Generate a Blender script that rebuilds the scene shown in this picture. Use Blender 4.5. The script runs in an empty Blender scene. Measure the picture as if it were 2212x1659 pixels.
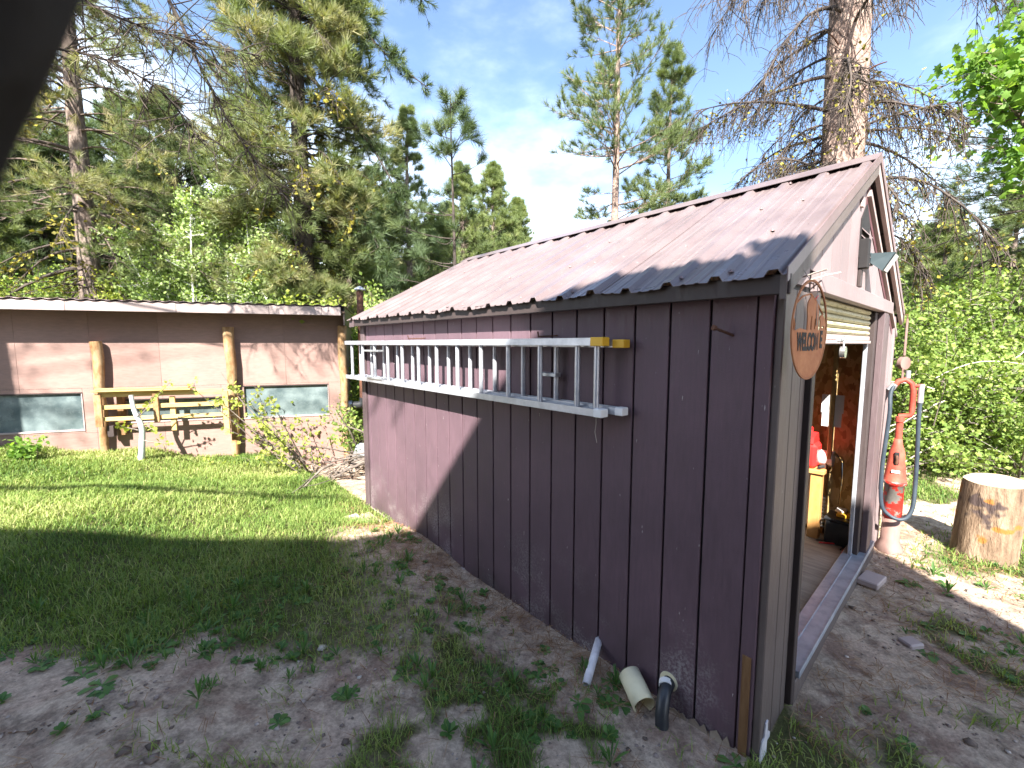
import bpy, math, random
import numpy as np
from mathutils import Vector, Matrix
R = math.radians
S = bpy.context.scene
COL = S.collection

# ------------------------------------------------------------ camera, sky, sun, exposure
EYE = np.array([0, 0, 1.985]); FPX = 921.; PITCH = math.atan(87 / 921.)
cam = bpy.data.cameras.new('camera'); cam_o = bpy.data.objects.new('camera', cam); COL.objects.link(cam_o)
cam_o.location = EYE; cam_o.rotation_euler = (R(90) - PITCH, 0, 0)
cam.sensor_width = 36; cam.lens = 36 * FPX / 2212; cam.clip_start = .02; cam.clip_end = 2000
cam.dof.use_dof = True; cam.dof.focus_distance = 3.2; cam.dof.aperture_fstop = 2.4
S.camera = cam_o
SUN_EL, SUN_AZ = 43, 190          # azimuth clockwise from +Y
sd = Vector((math.sin(R(SUN_AZ)) * math.cos(R(SUN_EL)), math.cos(R(SUN_AZ)) * math.cos(R(SUN_EL)), math.sin(R(SUN_EL))))
sun = bpy.data.lights.new('sun', 'SUN'); sun_o = bpy.data.objects.new('sun', sun); COL.objects.link(sun_o)
sun.energy = 5.0; sun.angle = R(.6); sun.color = (1, .95, .88)
sun_o.rotation_euler = sd.to_track_quat('Z', 'Y').to_euler(); sun_o.location = (0, -20, 30)
W = bpy.data.worlds.new('World'); S.world = W; W.use_nodes = True
nt = W.node_tree; nt.nodes.clear()
def NN(nt, t, **k):
    n = nt.nodes.new(t)
    for a, b in k.items():
        if a.startswith('i_'): n.inputs[int(a[2:])].default_value = b
        else: setattr(n, a, b)
    return n
sky = NN(nt, 'ShaderNodeTexSky', sky_type='NISHITA'); sky.sun_disc = False
sky.sun_elevation = R(SUN_EL); sky.sun_rotation = R(SUN_AZ); sky.altitude = 900; sky.air_density = 1.0; sky.dust_density = .6; sky.ozone_density = 1.2
tc = NN(nt, 'ShaderNodeTexCoord')
mp = NN(nt, 'ShaderNodeMapping'); mp.inputs['Scale'].default_value = (1, 1, 2.2); mp.inputs['Location'].default_value = (.35, .1, .2)
no = NN(nt, 'ShaderNodeTexNoise'); no.inputs['Scale'].default_value = 1.7; no.inputs['Detail'].default_value = 7; no.inputs['Roughness'].default_value = .56
sx = NN(nt, 'ShaderNodeSeparateXYZ')
el = NN(nt, 'ShaderNodeMapRange'); el.inputs['From Min'].default_value = 0.0; el.inputs['From Max'].default_value = .5; el.inputs['To Min'].default_value = .33; el.inputs['To Max'].default_value = -.07
ad = NN(nt, 'ShaderNodeMath', operation='ADD')
rp = NN(nt, 'ShaderNodeMapRange'); rp.interpolation_type = 'SMOOTHSTEP'; rp.inputs['From Min'].default_value = .4; rp.inputs['From Max'].default_value = .8; rp.inputs['To Max'].default_value = .9
mx = NN(nt, 'ShaderNodeMixRGB'); mx.inputs[2].default_value = (8.2, 8.8, 9.4, 1)
bg = NN(nt, 'ShaderNodeBackground'); bg.inputs[1].default_value = .082
wo = NN(nt, 'ShaderNodeOutputWorld'); L = nt.links.new
L(tc.outputs['Generated'], mp.inputs[0]); L(mp.outputs[0], no.inputs['Vector']); L(tc.outputs['Generated'], sx.inputs[0])
L(sx.outputs[2], el.inputs[0]); L(no.outputs[0], ad.inputs[0]); L(el.outputs[0], ad.inputs[1]); L(ad.outputs[0], rp.inputs[0])
L(rp.outputs[0], mx.inputs[0]); L(sky.outputs[0], mx.inputs[1]); L(mx.outputs[0], bg.inputs[0]); L(bg.outputs[0], wo.inputs[0])
S.view_settings.view_transform = 'Standard'; S.view_settings.look = 'None'; S.view_settings.gamma = 1
S.view_settings.use_curve_mapping = False; S.view_settings.exposure = 2.35

# ------------------------------------------------------------ noise in numpy
def vnoise(x, y, seed=0):
    x = np.asarray(x, float); y = np.asarray(y, float)
    xi = np.floor(x).astype(np.int64); yi = np.floor(y).astype(np.int64); fx = x - xi; fy = y - yi
    fx = fx * fx * (3 - 2 * fx); fy = fy * fy * (3 - 2 * fy)
    def h(a, b):
        n = (a * 374761393 + b * 668265263 + seed * 2147483647) & 0xffffffff
        n = ((n ^ (n >> 13)) * 1274126177) & 0xffffffff
        return ((n ^ (n >> 16)) & 0xffff) / 65535.
    return (h(xi, yi) * (1 - fx) + h(xi + 1, yi) * fx) * (1 - fy) + (h(xi, yi + 1) * (1 - fx) + h(xi + 1, yi + 1) * fx) * fy
def fbm(x, y, o=4, seed=0):
    a = 0; w = .5; t = 0
    for i in range(o):
        a = a + w * vnoise(x * 2 ** i, y * 2 ** i, seed + i); t += w; w *= .5
    return a / t
def sstep(a, b, x):
    t = np.clip((x - a) / (b - a), 0, 1); return t * t * (3 - 2 * t)

# ------------------------------------------------------------ materials
MATS = {}
def mat(name, rough=.7, spec=.3, metal=0.0):
    m = bpy.data.materials.new(name); m.use_nodes = True; n = m.node_tree; n.nodes.clear()
    p = n.nodes.new('ShaderNodeBsdfPrincipled'); o = n.nodes.new('ShaderNodeOutputMaterial')
    p.inputs['Roughness'].default_value = rough; p.inputs['Specular IOR Level'].default_value = spec; p.inputs['Metallic'].default_value = metal
    n.links.new(p.outputs[0], o.inputs[0]); MATS[name] = m
    return m, n, p, o
def coords(n, kind='Object', scale=(1, 1, 1)):
    t = n.nodes.new('ShaderNodeTexCoord'); m = n.nodes.new('ShaderNodeMapping'); m.inputs['Scale'].default_value = scale
    n.links.new(t.outputs[kind], m.inputs[0]); return m.outputs[0]
def noise(n, vec, scale, detail=4, rough=.55):
    t = n.nodes.new('ShaderNodeTexNoise'); t.inputs['Scale'].default_value = scale; t.inputs['Detail'].default_value = detail; t.inputs['Roughness'].default_value = rough
    n.links.new(vec, t.inputs['Vector']); return t.outputs[0]
def ramp(n, fac, stops):
    r = n.nodes.new('ShaderNodeValToRGB'); e = r.color_ramp.elements
    while len(e) < len(stops): e.new(.5)
    for i, (p, c) in enumerate(stops):
        e[i].position = p; e[i].color = (*c, 1) if len(c) == 3 else c
    n.links.new(fac, r.inputs[0]); return r.outputs[0]
def mixc(n, fac, a, b, mode='MIX'):
    m = n.nodes.new('ShaderNodeMixRGB'); m.blend_type = mode
    for i, v in ((0, fac), (1, a), (2, b)):
        if hasattr(v, 'links'): n.links.new(v, m.inputs[i])
        else: m.inputs[i].default_value = v if i == 0 else (*v, 1)
    return m.outputs[0]
def mth(n, op, a, b=0.0):
    m = n.nodes.new('ShaderNodeMath'); m.operation = op
    for i, v in ((0, a), (1, b)):
        if hasattr(v, 'links'): n.links.new(v, m.inputs[i])
        else: m.inputs[i].default_value = v
    return m.outputs[0]
def bump(n, p, h, strength=.3, dist=.01):
    b = n.nodes.new('ShaderNodeBump'); b.inputs['Strength'].default_value = strength; b.inputs['Distance'].default_value = dist
    n.links.new(h, b.inputs['Height']); n.links.new(b.outputs[0], p.inputs['Normal'])
def orand(n):
    return n.nodes.new('ShaderNodeObjectInfo').outputs['Random']
def simple(name, c1, c2, scale=8, stretch=(1, 1, 1), rough=.7, spec=.3, metal=0., bs=.25, bd=.004, kind='Object', vary=.12, lo=.35, hi=.65):
    m, n, p, o = mat(name, rough, spec, metal)
    v = coords(n, kind, stretch); f = noise(n, v, scale, 6, .6)
    c = ramp(n, f, [(lo, c1), (hi, c2)])
    if vary:
        g = mth(n, 'MULTIPLY_ADD', orand(n), vary * 2); n.nodes[-1].inputs[2].default_value = 1 - vary
        c = mixc(n, 1.0, c, g, 'MULTIPLY')
    n.links.new(c, p.inputs['Base Color'])
    f2 = noise(n, v, scale * 4, 5, .6)
    bump(n, p, f2, bs, bd)
    return m

# painted T1-11 plum siding: wood emboss, paint chips, splashed mud low down
def siding_mat(name, base, dark, splash=True, emboss=.5, chips=True, vertical=True):
    m, n, p, o = mat(name, .55, .35)
    g = n.nodes.new('ShaderNodeNewGeometry').outputs['Position']
    st = (9, 9, 1.2) if vertical else (1.5, 1.5, 7)
    mp_ = n.nodes.new('ShaderNodeMapping'); mp_.inputs['Scale'].default_value = st; n.links.new(g, mp_.inputs[0])
    grain = noise(n, mp_.outputs[0], 6, 8, .7)
    big = noise(n, g, 1.3, 4, .6)
    c = ramp(n, big, [(.3, dark), (.7, base)])
    c = mixc(n, .35, c, mixc(n, 1.0, c, ramp(n, grain, [(.35, (.55, .55, .55)), (.7, (1.25, 1.2, 1.2))]), 'MULTIPLY'))
    gv = mth(n, 'MULTIPLY_ADD', orand(n), .16); n.nodes[-1].inputs[2].default_value = .92
    c = mixc(n, 1.0, c, gv, 'MULTIPLY')
    if splash:
        z = n.nodes.new('ShaderNodeSeparateXYZ'); n.links.new(g, z.inputs[0])
        sp = noise(n, g, 70, 5, .75); lo = noise(n, g, 2.2, 3, .6)
        h = n.nodes.new('ShaderNodeMapRange'); h.inputs['From Min'].default_value = .62; h.inputs['From Max'].default_value = .02; n.links.new(z.outputs[2], h.inputs[0])
        k = mth(n, 'MULTIPLY', h.outputs[0], ramp(n, lo, [(.48, (0, 0, 0)), (.66, (1, 1, 1))]))
        k = mth(n, 'MULTIPLY', k, ramp(n, sp, [(.45, (0, 0, 0)), (.6, (1, 1, 1))]))
        c = mixc(n, k, c, (.36, .34, .32))
        k2 = mth(n, 'MULTIPLY', h.outputs[0], ramp(n, noise(n, g, 1.7, 3, .5), [(.3, (.75, .75, .75)), (.6, (.0, .0, .0))]))
        c = mixc(n, k2, c, (.035, .028, .024))
    if chips:
        ch = noise(n, mp_.outputs[0], 13, 3, .5)
        c = mixc(n, ramp(n, ch, [(.755, (0, 0, 0)), (.765, (1, 1, 1))]), c, (.5, .47, .45))
    n.links.new(c, p.inputs['Base Color'])
    r = ramp(n, grain, [(.3, (.42, .42, .42)), (.7, (.7, .7, .7))]); n.links.new(r, p.inputs['Roughness'])
    hh = mixc(n, .4, grain, noise(n, g, 160, 3, .6)); bump(n, p, hh, emboss, .004)
    return m
M_side = siding_mat('plum_siding', (.13, .08, .097), (.092, .059, .072))
M_front = siding_mat('mauve_front_siding', (.25, .195, .195), (.2, .155, .155), splash=False, chips=False)
M_frontw = siding_mat('weathered_trim_paint', (.125, .10, .09), (.085, .065, .06), splash=False)
M_trim = siding_mat('dark_trim_paint', (.12, .088, .09), (.075, .05, .055), splash=False, emboss=.2)
M_fascia = siding_mat('fascia_paint', (.055, .04, .038), (.035, .027, .026), splash=False, emboss=.15, chips=False)
M_bwall = siding_mat('stucco_panel_paint', (.27, .175, .148), (.23, .148, .128), splash=False, chips=False, vertical=False, emboss=.9)
M_bfas = simple('pale_fascia_paint', (.3, .24, .225), (.37, .3, .28), 4, (1, 1, 1), .6)
M_soffit = simple('soffit_board', (.09, .06, .045), (.13, .085, .06), 4)
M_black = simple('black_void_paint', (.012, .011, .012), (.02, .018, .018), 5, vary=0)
M_maroon = simple('maroon_trim', (.085, .03, .035), (.11, .045, .05), 6)

def roof_mat():
    m, n, p, o = mat('painted_steel_roof', .3, .6)
    g = n.nodes.new('ShaderNodeNewGeometry').outputs['Position']
    c = ramp(n, noise(n, g, 2.2, 5, .6), [(.3, (.115, .086, .085)), (.7, (.17, .134, .131))])
    c = mixc(n, ramp(n, noise(n, g, 40, 4, .7), [(.62, (0, 0, 0)), (.72, (.5, .5, .5))]), c, (.33, .28, .26))
    n.links.new(c, p.inputs['Base Color'])
    n.links.new(ramp(n, noise(n, g, 6, 4, .6), [(.3, (.24, .24, .24)), (.7, (.42, .42, .42))]), p.inputs['Roughness'])
    bump(n, p, noise(n, g, 3, 3, .5), .12, .01)
    return m
M_roof = roof_mat()
M_edge = simple('roof_edge_steel', (.15, .10, .10), (.19, .13, .13), 5, rough=.4, spec=.5)
M_alu = simple('brushed_aluminium', (.42, .44, .48), (.55, .57, .61), 14, (1, 1, 1), .36, .5, .55, .1, .002, vary=.04)
M_alus = simple('scuffed_aluminium_sill', (.27, .3, .35), (.42, .45, .5), 9, (1, 1, 1), .45, .5, .5, .2, .002, vary=.0)
M_yel = simple('yellow_plastic', (.75, .42, .03), (.8, .47, .05), 5, rough=.45)
M_rust = simple('rusted_steel_plate', (.28, .095, .035), (.4, .17, .07), 12, rough=.7, bs=.3, lo=.3, hi=.7)
M_rustd = simple('dark_rust', (.07, .03, .02), (.13, .06, .035), 12, rough=.75)
M_redr = simple('faded_red_iron', (.3, .04, .025), (.36, .085, .055), 9, rough=.6, bs=.3)
M_pipe = simple('pink_rusty_pipe', (.13, .075, .062), (.22, .14, .12), 6, (1, 1, .4), rough=.7)
def peel():
    m, n, p, o = mat('peeling_red_paint', .5, .4)
    v = coords(n); f = noise(n, v, 9, 4, .6)
    c = ramp(n, f, [(.47, (.42, .018, .012)), (.53, (.36, .03, .02)), (.55, (.15, .14, .125)), (.7, (.11, .1, .09))])
    n.links.new(c, p.inputs['Base Color']); bump(n, p, f, .4, .004); return m
M_peel = peel()
M_red = simple('bright_red_plastic', (.62, .02, .02), (.7, .035, .03), 4, rough=.35, spec=.5, vary=0)
M_hose = simple('grey_rubber_hose', (.02, .03, .042), (.035, .048, .062), 9, rough=.5)
M_white = simple('white_plastic', (.72, .71, .68), (.8, .79, .76), 5, rough=.5, vary=0)
M_cream = simple('cream_pvc', (.62, .56, .36), (.72, .66, .46), 6, rough=.45)
M_pvc = simple('dirty_white_pvc', (.42, .4, .42), (.62, .6, .62), 12, rough=.5)
M_blk = simple('black_abs_plastic', (.018, .02, .024), (.035, .038, .042), 9, rough=.4, spec=.5)
M_galv = simple('galvanised_steel', (.35, .37, .39), (.5, .52, .54), 9, rough=.4, metal=.6)
M_chrome = simple('padlock_steel', (.6, .6, .6), (.75, .75, .75), 9, rough=.25, metal=.9)
M_lamp = simple('grey_lamp_housing', (.05, .075, .085), (.08, .105, .115), 5, rough=.45)
def door_mat():
    m, n, p, o = mat('dirty_cream_roller_slat', .5, .4)
    v = coords(n); v2 = coords(n, 'Object', (2, 2, 9))
    c = ramp(n, noise(n, v, 3, 3), [(.3, (.36, .33, .2)), (.7, (.45, .42, .28))])
    d = noise(n, v2, 7, 8, .8)
    c = mixc(n, ramp(n, d, [(.52, (0, 0, 0)), (.62, (.9, .9, .9))]), c, (.09, .085, .05))
    n.links.new(c, p.inputs['Base Color']); return m
M_door = door_mat()
def osb():
    m, n, p, o = mat('osb_board', .7, .25)
    v = n.nodes.new('ShaderNodeTexVoronoi'); v.inputs['Scale'].default_value = 34
    cc = coords(n, 'Object', (1, 1, .5)); n.links.new(mixc(n, .12, cc, noise(n, cc, 6)), v.inputs['Vector'])
    c = ramp(n, mth(n, 'FRACT', mth(n, 'MULTIPLY', v.outputs['Color'], 3.7)), [(0, (.34, .22, .09)), (.5, (.55, .39, .17)), (1, (.7, .53, .27))])
    n.links.new(c, p.inputs['Base Color']); bump(n, p, v.outputs['Distance'], .3, .003); return m
M_osb = osb()
M_ply = simple('worn_plywood_floor', (.24, .18, .13), (.34, .27, .2), 5, (6, 1, 1), .8, bs=.3)
M_lum = simple('yellow_lumber', (.42, .28, .1), (.52, .37, .16), 5, (1.2, 8, 8), .65, bs=.15)
M_lumb = simple('bench_lumber', (.42, .2, .06), (.52, .28, .1), 5, (3, 3, 1), .6, bs=.15)
M_stud = simple('bare_stud_wood', (.12, .06, .025), (.2, .11, .05), 9, (4, 4, .5), .7)
def logmat():
    m, n, p, o = mat('peeled_log', .75, .25)
    v = coords(n, 'Object', (1, 1, .45)); f = noise(n, v, 9, 6, .65)
    c = ramp(n, f, [(.3, (.16, .075, .03)), (.46, (.26, .15, .07)), (.6, (.36, .25, .14)), (.75, (.2, .11, .055))])
    n.links.new(c, p.inputs['Base Color']); bump(n, p, f, .6, .012); return m
M_log = logmat()
def stumpmat():
    m, n, p, o = mat('weathered_stump_side', .8, .2)
    v = coords(n, 'Object', (3.2, 3.2, .8)); f = noise(n, v, 4, 7, .65)
    c = ramp(n, f, [(.3, (.07, .045, .03)), (.5, (.19, .13, .085)), (.68, (.3, .225, .155))])
    v2 = coords(n, 'Object', (1, 1, 1)); b = noise(n, v2, 3.6, 3, .6)
    c = mixc(n, ramp(n, b, [(.55, (0, 0, 0)), (.6, (1, 1, 1))]), c, (.07, .05, .045))
    b2 = noise(n, v2, 5.1, 2, .5)
    c = mixc(n, ramp(n, b2, [(.62, (0, 0, 0)), (.65, (1, 1, 1))]), c, (.27, .12, .03))
    n.links.new(c, p.inputs['Base Color']); bump(n, p, f, 1., .05); return m
M_stump = stumpmat()
def endgrain():
    m, n, p, o = mat('sawn_end_grain', .75, .2)
    v = coords(n); w = n.nodes.new('ShaderNodeTexWave'); w.wave_type = 'RINGS'; w.rings_direction = 'Z'; w.inputs['Scale'].default_value = 14; w.inputs['Distortion'].default_value = 1.2
    n.links.new(v, w.inputs['Vector'])
    c = ramp(n, w.outputs['Fac'], [(0, (.3, .23, .155)), (1, (.42, .34, .25))]); n.links.new(c, p.inputs['Base Color']); return m
M_end = endgrain()
def bark(name, c1, c2, c3, sc=7, zs=.4, st=1.0):
    m, n, p, o = mat(name, .85, .15)
    v = coords(n, 'Object', (1, 1, zs)); f = noise(n, v, sc, 7, .65)
    vo = n.nodes.new('ShaderNodeTexVoronoi'); vo.inputs['Scale'].default_value = sc * 2.2; n.links.new(mixc(n, .1, v, noise(n, v, 12)), vo.inputs['Vector'])
    h = mixc(n, .5, f, vo.outputs['Distance'])
    c = ramp(n, h, [(.18, c1), (.42, c2), (.62, c3)])
    n.links.new(c, p.inputs['Base Color']); bump(n, p, h, st, .04); return m
M_bark = bark('grey_brown_bark', (.04, .03, .024), (.12, .09, .075), (.19, .15, .125))
M_barkp = bark('pale_scaly_bark', (.06, .04, .032), (.2, .14, .115), (.29, .215, .175), 11, .55, .8)
M_barkd = bark('dark_bark', (.018, .015, .013), (.045, .037, .032), (.075, .06, .05))
M_lensblur = bark('lens_blur_black', (.006, .006, .006), (.014, .013, .012), (.022, .02, .018))  # near-black for the added finger blur over the lens
M_barka = bark('white_aspen_bark', (.25, .24, .2), (.5, .5, .45), (.62, .62, .57), 10, .3, .3)
M_twig = simple('grey_twig', (.1, .08, .065), (.2, .165, .14), 9, rough=.8, bs=.2)
M_twigd = simple('dark_twig', (.035, .028, .024), (.09, .07, .056), 3, rough=.85, bs=.2)
M_twigb = simple('bleached_twig', (.3, .26, .22), (.45, .4, .36), 6, rough=.8)
M_sap = simple('pale_grey_sapling_bark', (.35, .4, .4), (.5, .55, .54), 9, rough=.7)

def leafmat(name, dark, mid, light, trans=.3, rough=.55, spec=.3):
    m, n, p, o = mat(name, rough, spec)
    a = n.nodes.new('ShaderNodeAttribute'); a.attribute_name = 'tint'
    c = ramp(n, a.outputs['Fac'], [(0, dark), (.5, mid), (1, light)])
    n.links.new(c, p.inputs['Base Color'])
    t = n.nodes.new('ShaderNodeBsdfTranslucent'); mxs = n.nodes.new('ShaderNodeMixShader'); mxs.inputs[0].default_value = trans
    n.links.new(mixc(n, 1., c, (1.3, 1.35, .6), 'MULTIPLY'), t.inputs[0])
    n.links.new(p.outputs[0], mxs.inputs[1]); n.links.new(t.outputs[0], mxs.inputs[2]); n.links.new(mxs.outputs[0], o.inputs[0])
    return m
M_pine = leafmat('pine_needles', (.07, .1, .04), (.13, .17, .07), (.2, .24, .1))
M_pinet = leafmat('pine_needles_olive_tan', (.08, .115, .04), (.17, .2, .08), (.33, .29, .15))
M_pineb = leafmat('blue_green_needles', (.05, .08, .036), (.095, .135, .058), (.165, .205, .085))
M_fir = leafmat('fir_needles', (.11, .15, .055), (.18, .225, .085), (.28, .31, .13))
M_asp = leafmat('aspen_leaves', (.16, .24, .07), (.27, .36, .12), (.38, .46, .2), .4)
M_maple = leafmat('maple_leaves', (.08, .17, .03), (.15, .27, .045), (.24, .36, .07), .45)
M_bush = leafmat('thicket_leaves', (.09, .15, .03), (.17, .25, .055), (.29, .35, .09), .35)
M_ylw = leafmat('young_yellow_green_leaves', (.2, .26, .05), (.3, .36, .07), (.4, .42, .1), .4)
M_lich = leafmat('yellow_lichen', (.12, .11, .03), (.22, .2, .04), (.34, .3, .05), .1, .8, .1)
M_weed = leafmat('weed_leaves', (.05, .11, .03), (.08, .17, .04), (.14, .24, .07), .3)
M_grass = leafmat('grass_blades', (.075, .14, .03), (.19, .27, .06), (.4, .4, .17), .35, .6, .2)
M_straw = leafmat('fallen_pine_needles', (.15, .075, .035), (.27, .15, .08), (.4, .27, .16), .05, .8, .1)

# ------------------------------------------------------------ mesh helpers
def tag(o, label=None, cat=None, group=None, kind=None):
    if label: o['label'] = label
    if cat: o['category'] = cat
    if group: o['group'] = group
    if kind: o['kind'] = kind
    return o
def thing(name, label, cat, loc=(0, 0, 0), rz=0, group=None):
    o = bpy.data.objects.new(name, None); COL.objects.link(o); o.location = loc; o.rotation_euler = (0, 0, rz); o.empty_display_size = .1
    return tag(o, label, cat, group)
def link(name, me, parent=None, loc=(0, 0, 0), rot=(0, 0, 0), kind=None):
    o = bpy.data.objects.new(name, me); COL.objects.link(o); o.location = loc; o.rotation_euler = rot
    if parent: o.parent = parent
    if kind: o['kind'] = kind
    return o
class MB:
    def __init__(s): s.v = []; s.f = []; s.m = []; s.sm = []; s.mats = []; s.off = Vector((0, 0, 0)); s.tint = None
    def mi(s, m):
        if m not in s.mats: s.mats.append(m)
        return s.mats.index(m)
    def add(s, vs, fs, m, smooth=False):
        b = len(s.v); s.v += [tuple(Vector(v) + s.off) for v in vs]; i = s.mi(m)
        for f in fs: s.f.append([b + k for k in f]); s.m.append(i); s.sm.append(smooth)
    def box(s, x0, x1, y0, y1, z0, z1, m, rot=None, at=None, bev=0):
        x0, x1 = min(x0, x1), max(x0, x1); y0, y1 = min(y0, y1), max(y0, y1); z0, z1 = min(z0, z1), max(z0, z1)
        vs = [(x, y, z) for z in (z0, z1) for y in (y0, y1) for x in (x0, x1)]
        fs = [(0, 2, 3, 1), (4, 5, 7, 6), (0, 1, 5, 4), (2, 6, 7, 3), (0, 4, 6, 2), (1, 3, 7, 5)]
        if bev:
            cx, cy, cz = (x0 + x1) / 2, (y0 + y1) / 2, (z0 + z1) / 2
            hx, hy, hz = (x1 - x0) / 2, (y1 - y0) / 2, (z1 - z0) / 2; b = min(bev, hx * .45, hy * .45, hz * .45)
            vs = []; idx = {}
            for sx_ in (-1, 1):
                for sy_ in (-1, 1):
                    for sz_ in (-1, 1):
                        for ax in range(3):
                            h = [hx - b, hy - b, hz - b]; h[ax] = (hx, hy, hz)[ax]
                            idx[(sx_, sy_, sz_, ax)] = len(vs); vs.append((cx + sx_ * h[0], cy + sy_ * h[1], cz + sz_ * h[2]))
            fs = []
            for ax in range(3):
                a1, a2 = (ax + 1) % 3, (ax + 2) % 3
                for sg in (-1, 1):
                    q = []
                    for u_, w_ in ((-1, -1), (1, -1), (1, 1), (-1, 1)):
                        k = [0, 0, 0]; k[ax] = sg; k[a1] = u_; k[a2] = w_; q.append(idx[(k[0], k[1], k[2], ax)])
                    fs.append(q if sg > 0 else q[::-1])
            for ax in range(3):
                a1, a2 = (ax + 1) % 3, (ax + 2) % 3
                for u_ in (-1, 1):
                    for w_ in (-1, 1):
                        k0 = [0, 0, 0]; k1 = [0, 0, 0]; k0[ax] = -1; k1[ax] = 1
                        for k in (k0, k1): k[a1] = u_; k[a2] = w_
                        q = [idx[(*k0, a1)], idx[(*k1, a1)], idx[(*k1, a2)], idx[(*k0, a2)]]
                        fs.append(q if u_ * w_ > 0 else q[::-1])
            for sx_ in (-1, 1):
                for sy_ in (-1, 1):
                    for sz_ in (-1, 1):
                        q = [idx[(sx_, sy_, sz_, a)] for a in range(3)]; fs.append(q if sx_ * sy_ * sz_ > 0 else q[::-1])
        if rot is not None:
            c = Vector(at if at else ((x0 + x1) / 2, (y0 + y1) / 2, (z0 + z1) / 2)); vs = [c + rot @ (Vector(v) - c) for v in vs]
        s.add(vs, fs, m)
    def tube(s, pts, r, m, sides=8, cap=True, smooth=True):
        pts = [Vector(p) for p in pts]; n = len(pts)
        rs = r if hasattr(r, '__len__') else [r] * n
        d0 = (pts[1] - pts[0]).normalized(); up = Vector((0, 0, 1)) if abs(d0.z) < .9 else Vector((1, 0, 0))
        a = d0.cross(up).normalized(); vs = []
        for i, p in enumerate(pts):
            d = ((pts[min(i + 1, n - 1)] - pts[max(i - 1, 0)])).normalized()
            a = (a - d * a.dot(d)).normalized(); b = d.cross(a)
            for k in range(sides):
                t = 2 * math.pi * k / sides; vs.append(p + (a * math.cos(t) + b * math.sin(t)) * rs[i])
        fs = []
        for i in range(n - 1):
            for k in range(sides):
                k2 = (k + 1) % sides; fs.append((i * sides + k, i * sides + k2, (i + 1) * sides + k2, (i + 1) * sides + k))
        s.add(vs, fs, m, smooth)
        if cap:
            s.add(vs[:sides], [list(range(sides))[::-1]], m); s.add(vs[-sides:], [list(range(sides))], m)
    def lathe(s, prof, m, c=(0, 0), sides=20, smooth=True):
        vs = [(c[0] + r * math.cos(2 * math.pi * k / sides), c[1] + r * math.sin(2 * math.pi * k / sides), z) for r, z in prof for k in range(sides)]
        fs = [(i * sides + k, i * sides + (k + 1) % sides, (i + 1) * sides + (k + 1) % sides, (i + 1) * sides + k) for i in range(len(prof) - 1) for k in range(sides)]
        s.add(vs, fs, m, smooth)
    def prism(s, poly, y0, y1, m, f=None):
        # poly in (x, z), extruded along y ; f maps (x,y,z)
        n = len(poly); f = f or (lambda x, y, z: (x, y, z))
        vs = [f(x, y0, z) for x, z in poly] + [f(x, y1, z) for x, z in poly]
        fs = [list(range(n)), list(range(n, 2 * n))[::-1]] + [(i, n + i, n + (i + 1) % n, (i + 1) % n) for i in range(n)]
        s.add(vs, fs, m)
    def mesh(s, name):
        me = bpy.data.meshes.new(name); me.from_pydata(s.v, [], s.f)
        for m in s.mats: me.materials.append(m)
        me.polygons.foreach_set('material_index', s.m); me.polygons.foreach_set('use_smooth', s.sm); me.update(); return me
    def build(s, name, parent=None, loc=(0, 0, 0), kind=None):
        return link(name, s.mesh(name), parent, loc, (0, 0, 0), kind)
def npmesh(name, V, F, m, tint=None, smooth=False):
    me = bpy.data.meshes.new(name); V = np.asarray(V, np.float32); F = np.asarray(F, np.int32); k = F.shape[1]
    me.vertices.add(len(V)); me.vertices.foreach_set('co', V.ravel()); me.loops.add(F.size); me.loops.foreach_set('vertex_index', F.ravel())
    me.polygons.add(len(F)); me.polygons.foreach_set('loop_start', np.arange(0, F.size, k, dtype=np.int32))
    try: me.polygons.foreach_set('loop_total', np.full(len(F), k, np.int32))
    except Exception: pass
    if smooth: me.polygons.foreach_set('use_smooth', np.ones(len(F), bool))
    me.update(calc_edges=True)
    if tint is not None:
        a = me.attributes.new('tint', 'FLOAT', 'POINT'); a.data.foreach_set('value', np.asarray(tint, np.float32))
    me.materials.append(m); return me
rng = np.random.default_rng(7)
def tubes_np(segs, sides=3):
    """segs: list of (pts Nx3, radii N) -> V,F quads"""
    Vs = []; Fs = []; b = 0
    ang = np.arange(sides) * 2 * np.pi / sides; ca = np.cos(ang)[:, None]; sa = np.sin(ang)[:, None]
    for P, r in segs:
        P = np.asarray(P); n = len(P); d = np.gradient(P, axis=0); d /= np.linalg.norm(d, axis=1)[:, None] + 1e-9
        up = np.array([0, 0, 1.]) if abs(d[0, 2]) < .8 else np.array([1., 0, 0])
        a = np.cross(d, up); a /= np.linalg.norm(a, axis=1)[:, None] + 1e-9; c = np.cross(d, a)
        V = P[:, None, :] + (a[:, None, :] * ca[None] + c[:, None, :] * sa[None]) * np.asarray(r)[:, None, None]
        Vs.append(V.reshape(-1, 3)); i = np.arange(n - 1)[:, None] * sides + np.arange(sides)[None]; j = np.arange(n - 1)[:, None] * sides + (np.arange(sides)[None] + 1) % sides
        Fs.append((np.stack([i, j, j + sides, i + sides], -1).reshape(-1, 4)) + b); b += n * sides
    return np.concatenate(Vs), np.concatenate(Fs)
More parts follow.
